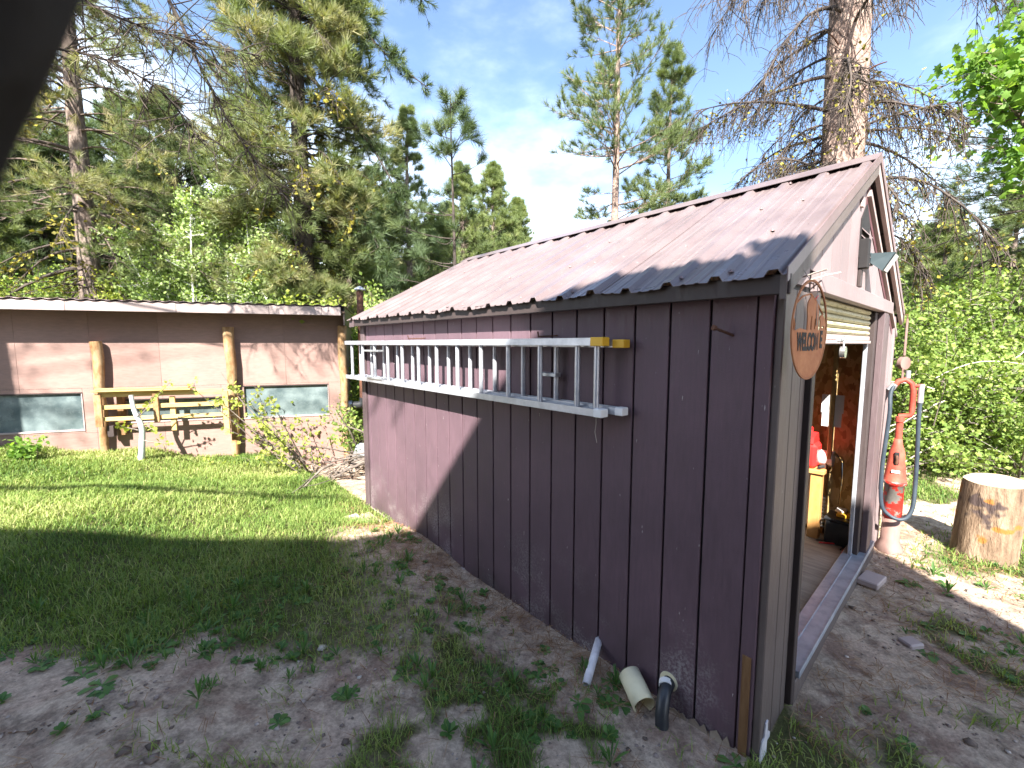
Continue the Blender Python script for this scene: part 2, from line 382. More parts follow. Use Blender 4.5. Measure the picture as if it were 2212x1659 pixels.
def instance(P, D, sc, tmpl, tint, spin=None):
    """P Nx3 positions, D Nx3 axis directions (template z), sc N; tmpl (V,3 triangles F)"""
    V, F = tmpl; n = len(P); D = D / (np.linalg.norm(D, axis=1)[:, None] + 1e-9)
    ref = rng.normal(size=(n, 3)); a = np.cross(D, ref); a /= np.linalg.norm(a, axis=1)[:, None] + 1e-9; b = np.cross(D, a)
    W_ = P[:, None] + sc[:, None, None] * (V[None, :, 0:1] * a[:, None] + V[None, :, 1:2] * b[:, None] + V[None, :, 2:3] * D[:, None])
    FF = (F[None] + (np.arange(n) * len(V))[:, None, None]).reshape(-1, F.shape[1])
    T = np.repeat(tint, len(V)); return W_.reshape(-1, 3), FF, T
def tuft(n, ln=1., w=.03, spread=1.1, curve=.15, seed=0):
    g = np.random.default_rng(seed); V = []; F = []
    for i in range(n):
        th = spread * math.sqrt(g.random()); ph = g.random() * 6.283; L_ = ln * g.uniform(.7, 1)
        d = np.array([math.sin(th) * math.cos(ph), math.sin(th) * math.sin(ph), math.cos(th)])
        s = np.cross(d, g.normal(size=3)); s /= np.linalg.norm(s); b = len(V)
        base = np.array([0, 0, g.uniform(-.35, .1) * ln])
        V += [base + s * w * .5, base - s * w * .5, base + d * L_]; F.append((b, b + 1, b + 2))
    return np.array(V), np.array(F)
T_near = tuft(34, 1, .035, 1.25, seed=1); T_mid = tuft(20, 1, .06, 1.3, seed=2); T_far = tuft(11, 1, .13, 1.4, seed=3)
LEAF = (np.array([(0, 0, 0), (.38, .5, .07), (0, 1, 0), (-.38, .5, .07)]) - [0, .5, 0], np.array([(0, 1, 2), (0, 2, 3)]))
def mleaf():
    pts = [(0, -.45), (.2, -.35), (.5, -.3), (.36, -.05), (.55, .2), (.25, .2), (.15, .35), (0, .6), (-.15, .35), (-.25, .2), (-.55, .2), (-.36, -.05), (-.5, -.3), (-.2, -.35)]
    V = [(0, 0, .05)] + [(x, y, -.04 * abs(x)) for x, y in pts]; n = len(pts)
    return np.array(V), np.array([(0, i + 1, (i + 1) % n + 1) for i in range(n)])
MLEAF = mleaf()
def unproj(u, v, Y):
    x = (u - 1106) / FPX; z = -(v - 829.5) / FPX; c, s = math.cos(PITCH), math.sin(PITCH)
    r = np.array([x, c + z * s, -s + z * c]); return EYE + r * Y / r[1]

# ------------------------------------------------------------ terrain
SH0 = Vector((1.142, 1.868, 0)); SAZ = R(42.04); W_, LW = 3.3, 4.33
wd = np.array([-math.sin(SAZ), math.cos(SAZ)]); fd = np.array([math.cos(SAZ), math.sin(SAZ)])
BAZ = R(17.7); B0 = Vector((-3.088, 7.7, 0))
CP = np.array([(1.14, 1.87, 0), (0, 3.1, 0), (-1.69, 5, 0), (3.7, 4.2, 0), (0, 0, .3), (-2, 1.5, .3), (-4.5, 3.5, .38), (-7.64, 6.25, .43), (-3.1, 7.7, -.2), (-4.8, 7.2, .07), (-6.4, 6.6, .285),
               (-2, 3.8, .17), (-1, 2.6, .15), (5, 3, .0), (3, 1, .05), (8, 8, .1), (2, 7, 0), (-3, 9, 0), (12, 5, 0), (-10, 2, .5), (4.2, 3.6, 0), (-9, 9, .5), (1, -3, .3), (-.9, 5.6, -.1), (6, -3, .1)])
def ground(x, y, rough=True):
    x = np.asarray(x, float); y = np.asarray(y, float)
    d = (x[..., None] - CP[:, 0]) ** 2 + (y[..., None] - CP[:, 1]) ** 2 + .05
    w = 1 / d ** 1.7; z = (w * CP[:, 2]).sum(-1) / w.sum(-1)
    far = np.clip(y - 9.5, 0, None); sl = np.where(x < -2, .26, .26 - .17 * sstep(-2, 5, x))
    z = z + sl * far * sstep(9.5, 14, y) * np.exp(-np.clip(y - 60, 0, None) / 60) + (fbm(x * .12, y * .12, 3, 5) - .5) * 3.5 * sstep(12, 30, y)
    if rough:
        bl = np.where((np.abs(x) > 9) | (y > 12), .3, 1.)
        z = z + ((fbm(x * 1.7, y * 1.7, 3, 9) - .5) * .05 + (fbm(x * 9, y * 9, 3, 3) - .5) * .022) * bl
    return z
def gz(x, y): return float(ground(np.array([x]), np.array([y]))[0])
def shed_local(x, y):
    dx, dy = x - SH0.x, y - SH0.y; return dx * fd[0] + dy * fd[1], dx * wd[0] + dy * wd[1]
def grassmask(x, y):
    q, w = shed_local(x, y); n = fbm(x * 1.3, y * 1.3, 4, 21); n2 = fbm(x * 5, y * 5, 3, 33); n = n * .72 + n2 * .28
    edge = 2.15 + (n - .5) * 1.3 + .25 * sstep(-1.5, 0, x)
    g = sstep(-.12, .3, y - edge)
    dist = -q                                # distance out from the long wall
    strip = sstep(.15, 1.25, dist + (n - .5) * .8)
    near = sstep(3.6, 2.0, w) 
    g = g * np.where(w < 3.6, np.clip(strip + .0, 0, 1) * (1 - .35 * near * sstep(2.2, 1.2, dist)), 1)
    g = np.maximum(g, .75 * sstep(.5, .66, n2 * .5 + n * .5 + .03) * sstep(-2.2, -.2, x) * sstep(.1, .5, dist))
    g = np.where(q < 0, g, 0)
    # in front of the shed and to the right
    f = w < 0
    tuf = sstep(.47, .6, fbm(x * 1.6 + 4, y * 1.6, 3, 51))
    r = .75 * tuf
    band = np.exp(-((w + .55 + (q - 3.2) * .25) / .28) ** 2) * sstep(2.7, 3.6, q)
    r = np.maximum(r, .9 * band)
    r = np.maximum(r, sstep(4.6, 5.6, q) * .6 * sstep(.4, .6, n))
    g = np.where(f & (q > -.15), r, g)
    g = np.where((q >= 3.5), np.maximum(g, .35 * tuf), g)
    g = np.where(y > 9, .8, g)
    return np.clip(g, 0, 1)
def grid(x0, x1, y0, y1, nx, ny, fx=None):
    xs = np.linspace(x0, x1, nx); ys = np.linspace(y0, y1, ny); X, Y = np.meshgrid(xs, ys); return X, Y
def axis(a, b, c, d, step, grow=1.16):
    core = list(np.arange(b, c, step)); l = []; s = step; p = b
    while p > a: s *= grow; p -= s; l.append(p)
    r = []; s = step; p = core[-1]
    while p < d: s *= grow; p += s; r.append(p)
    return np.array(l[::-1] + core + r)
X, Y = np.meshgrid(axis(-300, -5.5, 6, 300, .043), axis(-60, .5, 7.6, 400, .043))
Z = ground(X, Y); G = grassmask(X, Y)
ny, nx = X.shape; idx = np.arange(ny * nx).reshape(ny, nx)
F = np.stack([idx[:-1, :-1], idx[:-1, 1:], idx[1:, 1:], idx[1:, :-1]], -1).reshape(-1, 4)
def ground_mat():
    m, n, p, o = mat('sandy_dirt', .9, .15)
    g = n.nodes.new('ShaderNodeNewGeometry').outputs['Position']
    a = n.nodes.new('ShaderNodeAttribute'); a.attribute_name = 'tint'
    big = noise(n, g, 1.6, 5, .6); fine = noise(n, g, 55, 6, .7); mid = noise(n, g, 9, 6, .7)
    dirt = ramp(n, big, [(.3, (.33, .235, .17)), (.5, (.54, .425, .32)), (.7, (.49, .355, .27))])
    dirt = mixc(n, ramp(n, mid, [(.46, (0, 0, 0)), (.64, (.75, .75, .75))]), dirt, (.17, .125, .095))
    dirt = mixc(n, ramp(n, noise(n, g, 2.7, 6, .7), [(.5, (0, 0, 0)), (.62, (.7, .7, .7))]), dirt, (.2, .115, .085))
    dirt = mixc(n, .55, dirt, mixc(n, 1., dirt, ramp(n, fine, [(.3, (.35, .35, .35)), (.7, (1.5, 1.5, 1.5))]), 'MULTIPLY'))
    soil = ramp(n, fine, [(.3, (.05, .05, .02)), (.7, (.12, .12, .045))])
    c = mixc(n, ramp(n, mth(n, 'ADD', a.outputs['Fac'], mth(n, 'MULTIPLY', mth(n, 'SUBTRACT', mid, .5), .5)), [(.25, (0, 0, 0)), (.7, (1, 1, 1))]), dirt, soil)
    n.links.new(c, p.inputs['Base Color'])
    bump(n, p, mixc(n, .5, fine, noise(n, g, 160, 4, .7)), .9, .02); return m
me = npmesh('ground', np.stack([X, Y, Z], -1).reshape(-1, 3), F, ground_mat(), G.ravel(), True)
go = link('ground', me); go['kind'] = 'structure'

# ------------------------------------------------------------ shed
shed = thing('shed', 'plum painted wooden shed with corrugated metal roof and half open roller door', 'shed', SH0, SAZ)
def SW(q, w, z): return (SH0.x + fd[0] * q + wd[0] * w, SH0.y + fd[1] * q + wd[1] * w, z)
sl = (3.20 - 2.27) / (W_ / 2 + .12)           # roof slope
def rz_(q): return 2.27 + sl * (min(q, W_ - q) + .12)   # underside of sheets
# inner walls (structural shell)
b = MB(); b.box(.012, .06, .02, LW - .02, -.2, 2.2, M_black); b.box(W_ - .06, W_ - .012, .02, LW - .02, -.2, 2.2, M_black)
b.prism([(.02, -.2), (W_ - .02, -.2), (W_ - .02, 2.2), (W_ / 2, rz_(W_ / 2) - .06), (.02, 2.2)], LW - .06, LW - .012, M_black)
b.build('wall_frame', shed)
rnd = random.Random(3)
# long side planks
pw = .205
def plank_mesh(wid, h, z0=0., t=.014, ch=.003, mat_=None, broken=0):
    m = MB(); m.mi(mat_ or M_side)
    b_ = [(-t, 0), (0, 0)]
    vs = []; nz = 2
    # cross-section with shiplap bevels along y; extruded along z
    prof = [(0, 0), (-t + ch, 0), (-t, ch), (-t, wid - ch), (-t + ch, wid), (0, wid)]
    vs = [(x, y, z0) for x, y in prof] + [(x, y, h) for x, y in prof]; n = len(prof)
    if broken: vs = [(x, y, z + (broken * abs(math.sin(17 * y + z0 * 40)) if i < n else 0)) for i, (x, y, z) in enumerate(vs)]
    m.add(vs, [(i, (i + 1) % n, n + (i + 1) % n, n + i) for i in range(n)] + [list(range(n))[::-1], list(range(n, 2 * n))], mat_ or M_side)
    return m
proto = plank_mesh(pw - .011, 2.215, -.16).mesh('plank')
for k in range(20):
    w0 = .069 + pw * k
    if k < 3:
        o = plank_mesh(pw - .011, 2.215, (-.0, .0, -.04)[k], broken=(.04, .03, .02)[k]).build('plank', shed, (0.012 - .0135, w0, 0))
    else: o = link('plank', proto, shed, (.012 - .0135 + rnd.uniform(-.0008, .0008), w0, 0))
b = MB(); b.box(-.002, .012, .067, LW - .02, -.16, 2.2, M_black); b.build('sheathing', shed)
# last narrow plank and far corner board
plank_mesh(.06, 2.2, -.16).build('plank', shed, (-.0015, .069 + pw * 20, 0))
b = MB(); b.box(-.034, .0, LW - .085, LW + .02, -.15, 2.2, M_trim, bev=.004); b.build('corner_board', shed)
# near corner: black strip, corner boards, bare stud
b = MB(); b.box(-.016, .012, .0, .062, .02, 2.2, M_side, bev=.003); b.build('corner_board', shed)
b = MB(); b.box(-.0, .088, -.036, -.0, -.02, 2.2, M_frontw, bev=.005); b.build('corner_board', shed)
b = MB(); b.box(-.024, -.017, .012, .05, .0, .52, M_stud, bev=.002); b.build('exposed_stud', shed)
# front planks left of the door
for q0, q1 in ((.095, .228), (.236, .37), (.378, .455)):
    b = MB(); b.box(q0, q1, -.016, 0, -.06 if q0 > .1 else -.02, 2.235, M_frontw, bev=.003); b.build('plank', shed)
for x0, x1 in ((.09, .5), (2.95, W_ - .01)): b = MB(); b.box(x0, x1, .001, .03, -.06, 2.3, M_black); b.build('sheathing', shed)
def fl(name, q0, q1, w0, w1, z0, z1, m, bev=.004, parent=shed):
    b = MB(); b.box(q0, q1, w0, w1, z0, z1, m, bev=bev); return b.build(name, parent)
fl('door_casing', .46, .52, -.045, .0, .02, 2.24, M_fascia)
fl('door_casing', .525, .575, -.03, .06, .06, 2.2, M_frontw)
fl('door_track', 2.43, 2.46, .035, .062, .17, 2.0, M_alu, .002)
fl('door_track', .58, .6, .02, .06, .17, 2.0, M_fascia, .002)
fl('door_casing', 2.462, 2.56, .0, .05, .12, 2.24, M_fascia)
fl('door_casing', 2.563, 2.75, -.045, .0, .06, 2.24, M_trim)
fl('door_casing', 2.753, 2.95, -.03, .0, .04, 2.24, M_trim)
for q0 in (2.955, ): fl('plank', q0, q0 + .197, -.016, 0, -.1, 2.26, M_front, .003)
fl('plank', 3.16, 3.222, -.016, 0, -.1, 2.26, M_front, .003)
fl('corner_board', 3.226, 3.318, -.036, .0, -.1, 2.24, M_front)
fl('door_header', .5, 2.96, -.048, .0, 2.245, 2.345, M_front)
# gable planks
gw = .205; k = 0; q = .02
while q < W_ - .02:
    q1 = min(q + gw - .007, W_ - .02); zb = 2.35 if .48 < (q + q1) / 2 < 2.98 else 2.262
    zt = lambda t: rz_(t) - .085
    pts = [(q, zb), (q1, zb), (q1, max(zt(q1), zb + .004))]
    if q < W_ / 2 < q1: pts.append((W_ / 2, zt(W_ / 2)))
    pts.append((q, max(zt(q), zb + .004)))
    b = MB(); b.prism(pts, -.014, 0, M_front); b.build('plank', shed); q += gw
b = MB(); b.prism([(.02, 2.25), (W_ - .02, 2.25), (W_ / 2, rz_(W_ / 2) - .1)], .001, .03, M_black); b.build('sheathing', shed)
# louvred gable vent
vent = MB(); cx = 1.66
vent.prism([(cx - .14, 2.55), (cx + .14, 2.55), (cx + .14, 2.80), (cx, 2.92), (cx - .14, 2.80)], -.022, -.015, M_black)
vo = vent.build('gable_vent', shed)
for i in range(5):
    z = 2.56 + i * .045; hw = .13
    b = MB(); b.prism([(cx - hw, z), (cx + hw, z), (cx + hw, z + .006), (cx - hw, z + .006)], -.06, -.02, M_front, lambda x, y, zz: (x, -.02 + (y + .02) * .6, zz + (y + .02) * .8)); b.build('louvre', vo)
fl('vent_batten', 1.46, 1.505, -.03, -.0145, 2.86, 3.02, M_bfas)
# roof sheets
def sheet(w0, w1, q0, q1, side, lift=0.):
    prof = []; w = w0; step = .2286
    def zp(w):
        t = ((w + .0246) / step) % 1; c = min(t, 1 - t) * step
        z = .025 * np.clip((.034 - c) / .016, 0, 1)
        for cc in (.36, .64):
            z += .004 * np.clip((.014 - abs(t - cc) * step) / .008, 0, 1)
        return z
    ws = np.unique(np.round(np.concatenate([[w0, w1]] + [np.arange(-.0246 + k * step + a, 5, 99) for k in range(-1, 22) for a in (-.034, -.018, .018, .034, .36 * step - .014, .36 * step - .006, .36 * step + .006, .36 * step + .014, .64 * step - .014, .64 * step - .006, .64 * step + .006, .64 * step + .014)]), 4))
    ws = ws[(ws >= w0) & (ws <= w1)]; m = MB(); vs = []; fs = []; nq = 8
    for j in range(nq + 1):
        q = q0 + (q1 - q0) * j / nq; z = 2.27 + sl * (q + .12)
        for w in ws:
            sag = -.012 * math.sin(math.pi * (w + .1) / 4.6) + .003 * math.sin(w * 9 + j) - (.004 * math.sin(w * 13) if j == 0 else 0)
            zz = z + zp(w) + lift + sag; qq = q if side == 0 else W_ - q
            vs.append((qq, w, zz)); 
    n = len(ws)
    for j in range(nq):
        for i in range(n - 1):
            f = (j * n + i, j * n + i + 1, (j + 1) * n + i + 1, (j + 1) * n + i); fs.append(f[::-1] if side == 0 else f)
    m.add(vs, fs, M_roof)
    o = m.build('roof_sheet', shed); md = o.modifiers.new('thick', 'SOLIDIFY'); md.thickness = .0025; md.offset = -1; return o
edges = [-.07, .83, 1.74, 2.65, 3.56, 4.47]
for i in range(5):
    for side in (0, 1):
        sheet(edges[i], edges[i + 1] + (.03 if i < 4 else 0), -.145, W_ / 2 - .01, side, .004 * (i % 2) + .001)
# rake trim metal at the front edge, left side
def rake(side, w0, w1, zt, zb, m, name, q0=-.14, q1=W_ / 2):
    f = (lambda x, y, z: (x, y, z)) if side == 0 else (lambda x, y, z: (W_ - x, y, z))
    za = 2.27 + sl * (q0 + .12); zc = 2.27 + sl * (q1 + .12)
    b = MB(); b.prism([(q0, za + zb), (q1, zc + zb), (q1, zc + zt), (q0, za + zt)], w0, w1, m, f); return b.build(name, shed)
for s_ in (0, 1):
    rake(s_, -.078, -.073, .03, -.03, M_edge, 'rake_trim')
    rake(s_, -.07, -.045, -.004, -.105, M_frontw if s_ == 0 else M_bfas, 'rake_board', -.12)
rake(1, -.019, -.0155, -.11, -.19, M_maroon, 'rake_batten', -.1)
rake(1, -.04, -.0165, -.195, -.235, M_bfas, 'rake_batten', -.1)
rake(1, -.019, -.0155, -.24, -.30, M_maroon, 'rake_batten', -.1)
for s_ in (0, 1): rake(s_, LW - .01, LW + .12, -.006, -.09, M_trim, 'rake_board', -.12)
# eave fascia + frieze
fl('fascia', -.112, -.09, -.08, LW + .1, 2.185, 2.268, M_fascia); fl('frieze_board', -.045, -.016, .03, LW, 2.196, 2.215, M_trim)
fl('fascia', W_ + .09, W_ + .112, -.08, LW + .1, 2.185, 2.268, M_fascia)
b = MB(); b.box(-.088, -.016, -.01, LW, 2.216, 2.226, M_fascia); b.build('soffit', shed)
# ridge cap with scalloped skirts
for side in (0, 1):
    m = MB(); s_ = 1 if side else -1
    za = rz_(W_ / 2) + .032
    vs = [(W_ / 2, -.075, za), (W_ / 2, LW + .14, za - .01), (W_ / 2 + s_ * .16, LW + .14, za - .16 * sl - .012), (W_ / 2 + s_ * .16, -.075, za - .16 * sl - .002)]
    m.add(vs, [(0, 1, 2, 3) if s_ < 0 else (3, 2, 1, 0)], M_roof)
    o = m.build('ridge_cap', shed); md = o.modifiers.new('thick', 'SOLIDIFY'); md.thickness = .003; md.offset = 0
b = MB(); b.box(W_ / 2 - .12, W_ / 2 + .12, -.03, LW + .1, rz_(W_ / 2) - .12, rz_(W_ / 2) - .08, M_black); b.build('ridge_beam', shed)
# roof screws
m = MB()
for i in range(20):
    for q in (-.06, .45, .95, 1.5):
        if (i * 7 + int(q * 10)) % 3 == 0: continue
        w = -.1 + .2286 * i + .05 + .01 * math.sin(i * 5 + q); w = max(w, .0); z = 2.27 + sl * (q + .12) + .004 - .012 * math.sin(math.pi * (w + .1) / 4.6) + .004
        m.lathe([(.013, z - .004), (.013, z), (.007, z + .002), (.006, z + .009), (0, z + .01)], M_edge, (q, w), 7)
m.build('roof_screws', shed, kind='stuff')
# roller door (slats), bottom bar, latch
door = MB(); door.box(.6, 2.43, .05, .052, 1.98, 2.2, M_black); dr = door.build('roller_door', shed)
for i in range(5):
    z0 = 2.045 + i * .042
    b = MB(); pr = [(.05, z0), (.035, z0 + .004), (.026, z0 + .016), (.026, z0 + .028), (.035, z0 + .038), (.05, z0 + .041)]
    vs = [(.6, y, z) for y, z in pr] + [(2.43, y, z) for y, z in pr]; n = len(pr)
    b.add(vs, [(i_, i_ + 1, n + i_ + 1, n + i_) for i_ in range(n - 1)] + [list(range(n)), list(range(n, 2 * n))[::-1]], M_door); b.build('slat', dr)
b = MB(); b.box(.6, 2.43, .015, .05, 1.985, 2.008, M_bfas, bev=.003); b.box(.6, 2.43, .024, .05, 2.01, 2.043, M_bfas, bev=.003); b.build('bottom_rail', dr)
b = MB(); b.box(1.25, 1.42, .01, .024, 2.0, 2.03, M_galv, bev=.002); b.build('latch', dr)
# sill
m = MB(); m.box(.56, 2.92, -.055, .1, .13, .17, M_alus, bev=.003); m.box(.56, 2.92, .03, .036, .17, .176, M_alus); m.box(.56, 2.92, -.055, -.05, .17, .175, M_alus)
m.build('sill_plate', shed)
fl('sill_beam', .5, 3.0, -.045, .06, -.1, .126, M_frontw)
# interior
for i in range(5):
    fl('floor_board', .06 + .0, W_ - .06, .105 + i * .85, .105 + i * .85 + .84, .10, .128, M_ply, .003)
fl('osb_panel', 2.97, 2.982, .06, LW - .1, .13, 2.2, M_osb, 0)
fl('osb_panel', .07, W_ - .08, LW - .09, LW - .07, .13, 2.4, M_osb, 0)
fl('osb_panel', .062, .075, .06, LW - .1, .13, 2.2, M_osb, 0)
b = MB(); b.prism([(.08, 2.28), (W_ - .08, 2.28), (W_ / 2, 3.08)], .04, .05, M_black); b.build('sheathing', shed)
fl('wall_stud', 2.76, 2.80, .285, .32, .9, 2.2, M_lum)
# jagged peeled edge at the foot of the near corner
for (x0, x1, y, z0, z1) in ((.0, .085, -.044, -.06, .2), (.1, .2, -.024, -.06, .05)):
    b = MB(); pts = [(x0, z0), (x1, z0)] + [(x1 - (x1 - x0) * t / 6, z1 * (1 - t / 9) + .02 * ((t * 7) % 3 - 1)) for t in range(7)]
    b.prism(pts, y, y + .006, M_pvc); b.build('peeled_facing', shed)
for i in range(5):
    w0 = .08 + i * .11; b = MB(); pts = [(w0, -.08), (w0 + .1, -.08), (w0 + .1, .03 - .01 * i), (w0 + .07, .055 - .012 * i), (w0 + .04, .02), (w0 + .02, .06 - .012 * i), (w0, .01)]
    b.add([(-.02 - .03 * (z < .0) - .004 * i, w, z) for w, z in pts] , [list(range(len(pts)))], M_ply); o = b.build('peeled_facing', shed)
    md = o.modifiers.new('t', 'SOLIDIFY'); md.thickness = .006
# foundation skid
fl('skid_beam', -.03, .01, 2.3, LW + .05, -.1, .02, M_bfas)

# ---- things on and round the shed
def sthing(name, label, cat, q, w, z, group=None, rz=0): return thing(name, label, cat, SW(q, w, z), SAZ + rz, group)
# ladder (local: x = q offset from wall (negative outwards), y = w)
lad = sthing('extension_ladder', 'aluminium extension ladder hung sideways along the plum shed wall', 'ladder', 0, .65, 1.6)
def lbox(name, x0, x1, w0, w1, z0, z1, m, parent=lad, bev=.003):
    b = MB(); b.box(x0, x1, w0 - .65, w1 - .65, z0 - 1.6, z1 - 1.6, m, bev=bev); return b.build(name, parent)
def rail(x0, x1, w0, w1, z0, z1, up):
    b = MB(); t = .004
    b.box(x0, x1, w0 - .65, w1 - .65, (z1 - t if up else z0) - 1.6, (z1 if up else z0 + t) - 1.6, M_alu)      # web
    b.box(x0, x0 + t, w0 - .65, w1 - .65, z0 - 1.6 + (0 if up else t + .0005), z1 - 1.6 - (t + .0005 if up else 0), M_alu)
    b.box(x1 - t, x1, w0 - .65, w1 - .65, z0 - 1.6 + (0 if up else t + .0005), z1 - 1.6 - (t + .0005 if up else 0), M_alu)
    return b.build('rail', lad)
rail(-.175, -.115, .79, 4.47, 1.975, 2.018, True); rail(-.175, -.115, .79, 4.47, 1.577, 1.62, False)
rail(-.1, -.045, .70, 4.3, 1.965, 2.004, True); rail(-.1, -.045, .70, 4.3, 1.59, 1.63, False)
def rung(x, w, z0, z1):
    m = MB(); pr = [(math.cos(a) * .016, math.sin(a) * .017) for a in np.linspace(0, 2 * math.pi, 13)[:-1]]
    vs = [(x + a, w - .65 + b_, z - 1.6) for z in (z0, z1) for a, b_ in pr]; n = 12
    m.add(vs, [(i, (i + 1) % n, n + (i + 1) % n, n + i) for i in range(n)], M_alu, True); return m
r0 = rung(0, .65, 1.6, 1.992).mesh('rung')
for k in range(12): link('rung', r0, lad, (-.145, .973 - .137 + .305 * k - .0 + .0, 0)) if False else None
for w in [.835, .973 + .0] + [.973 + .305 * k for k in range(1, 12)]:
    if w < 4.45: link('rung', r0, lad, (-.145, w - .65, 0))
for k in range(11): link('rung', r0, lad, (-.072, 1.204 + .306 * k - .65, 0))
lbox('end_cap', -.178, -.112, .775, .86, 1.972, 2.021, M_yel); lbox('end_cap', -.103, -.042, .69, .765, 1.962, 2.008, M_yel)
lbox('rail_foot', -.178, -.112, .775, .83, 1.575, 1.622, M_white); lbox('rail_foot', -.103, -.042, .69, .74, 1.588, 1.632, M_white)
lbox('rung_lock', -.1, -.05, 1.185, 1.34, 1.775, 1.8, M_galv); lbox('rung_lock', -.19, -.12, 3.55, 3.9, 1.9, 1.92, M_galv); lbox('rung_lock', -.19, -.12, 3.5, 3.85, 1.615, 1.635, M_galv)
for w in (1.25, 2.9):
    m = MB(); m.tube([(-.002, w - .65, .44), (-.04, w - .65, .435), (-.19, w - .65, .43), (-.195, w - .65, .46)], .005, M_rustd, 6); m.build('hanging_hook', lad)
# string dangling from the ladder
m = MB(); m.tube([(0, 0, 0), (.004, .01, -.05), (-.003, .005, -.1), (.006, -.01, -.16)], .0018, M_twigb, 4)
o = m.build('string', None, SW(-.11, .86, 1.575)); tag(o, 'short frayed string dangling under the ladder near its right end', 'string')
# spike in the wall
m = MB(); m.tube([(0, 0, 0), (-.1, .05, .035)], .0065, M_rustd, 8); m.lathe([(0, 0)], M_rustd) if False else None
m.tube([(-.1, .05, .035), (-.112, .056, .039)], .013, M_rustd, 8)
o = m.build('spike', None, SW(-.003, .16, 2.02)); o.rotation_euler = (0, 0, SAZ); tag(o, 'rusty spike driven into the plum shed wall near the corner', 'nail')
# drain pipes
def tubething(name, label, cat, pts, r, m_, sides=14, hollow=True):
    base = Vector(pts[-1]); m = MB(); m.tube([Vector(p) - base for p in pts], r, m_, sides, cap=not hollow)
    t = thing(name, label, cat, base); o = m.build('pipe', t)
    if hollow: md = o.modifiers.new('t', 'SOLIDIFY'); md.thickness = .005; md.offset = -1
    return t
a = SW(-.0, .885, .13); c = SW(-.27, .775, .045)
t = tubething('drain_pipe', 'slim grimy white plastic pipe sloping out from the wall foot', 'pipe', [a, (np.array(a) * .75 + np.array(c) * .25), c], .024, M_pvc)
t.location.z += 0
b0 = Vector(SW(-.07, .62, .05)); b1 = Vector(SW(-.16, .47, .01))
cp = tubething('pipe_sleeve', 'short wide cream pipe lying in pine needles at the wall foot', 'pipe', [b0 + Vector((0, 0, .045)), (b0 + b1) / 2 + Vector((0, 0, .045)), b1 + Vector((0, 0, .045))], .062, M_cream, 20)
m = MB(); pts = [Vector(SW(.0, .41, .155)), Vector(SW(-.06, .40, .15)), Vector(SW(-.09, .395, .135)), Vector(SW(-.115, .388, .11)), Vector(SW(-.14, .38, .06)), Vector(SW(-.155, .37, .0))]
t = thing('black_drain_elbow', 'black ribbed drain elbow coming out of the wall beside the cream pipe', 'pipe', pts[-1])
m.tube([p - pts[-1] for p in pts], .034, M_blk, 16); m.build('elbow', t)
m = MB(); m.tube([pts[0] - pts[-1] + Vector((-.03, -.02, 0)), pts[1] - pts[-1] + Vector((-.004, 0, 0))], .037, M_white, 16); m.build('white_band', t)
m = MB(); m.tube([Vector(SW(.0, .41, .155)) - pts[-1], Vector(SW(-.022, .41, .155)) - pts[-1]], .05, M_cream, 16); m.build('foam_collar', t)
# welcome sign
sc_ = Vector(SW(-.05, -.14, 2.04)); sg = thing('welcome_sign', 'oval rusted metal WELCOME sign with bear cutouts hanging by the door', 'sign', sc_, SAZ - R(9)); sg.scale = (.93, .93, .93)
a_, b_ = .165, .215
def ell(t, k=1.): return (a_ * k * math.cos(t), b_ * k * math.sin(t))
m = MB(); pts = [ell(t) for t in np.linspace(math.pi * 1.06, math.pi * 1.94, 30)]
pts = [(-a_ * .985, .0)] + pts + [(a_ * .985, .0)]
pts += [(.12, .012), (.1, .0), (.04, .005), (-.02, -.002), (-.09, .006), (-.13, -.004)]
m.prism(pts, -.002, .002, M_rust); m.build('plate', sg)
m = MB(); n = 48
vs = [(x, y, z) for y in (-.003, .003) for k_ in (1., .955) for x, z in [ell(2 * math.pi * i / n, k_) for i in range(n)]]
fs = []
for i in range(n):
    j = (i + 1) % n; fs += [(i, j, n + j, n + i)[::-1], (2 * n + i, 2 * n + j, 3 * n + j, 3 * n + i), (i, 2 * n + i, 2 * n + j, j)[::-1], (n + i, n + j, 3 * n + j, 3 * n + i)[::-1]]
m.add(vs, fs, M_rust); m.build('ring', sg)
bear = [(-.015, -.003), (-.015, .05), (-.022, .09), (-.02, .115), (-.01, .13), (.0, .138), (.006, .15), (.014, .14), (.03, .138), (.045, .125), (.06, .12), (.07, .105), (.075, .07), (.075, -.003), (.05, -.003), (.052, .045), (.045, .05), (.04, -.003), (.02, -.003), (.022, .06), (.012, .06), (.008, -.003)]
m = MB(); m.prism([(x * 1.1 - .01, z) for x, z in bear], -.0025, .0015, M_rust); m.build('bear_figure', sg)
cub = [(.095, -.003), (.095, .035), (.088, .05), (.092, .062), (.1, .066), (.112, .072), (.122, .062), (.14, .05), (.147, .03), (.147, -.003), (.135, -.003), (.13, .02), (.112, .02), (.108, -.003)]
m = MB(); m.prism(cub, -.0025, .0015, M_rust); m.build('bear_figure', sg)
m = MB(); m.tube([(-.13, 0, .11), (-.08, 0, .14), (-.01, 0, .155), (.05, 0, .12), (.12, 0, .07)], .004, M_rust, 5); m.tube([(-.15, 0, .045), (-.14, 0, .02), (-.146, 0, -.005)], .004, M_rust, 5); m.build('mountain_outline', sg)
cv = bpy.data.curves.new('letters', 'FONT'); cv.body = 'WELCO'; cv.size = .072; cv.extrude = .0006; cv.offset = .0035; cv.align_x = 'LEFT'
tmp = bpy.data.objects.new('tmp', cv); COL.objects.link(tmp); bpy.context.view_layer.update()
dg = bpy.context.evaluated_depsgraph_get()
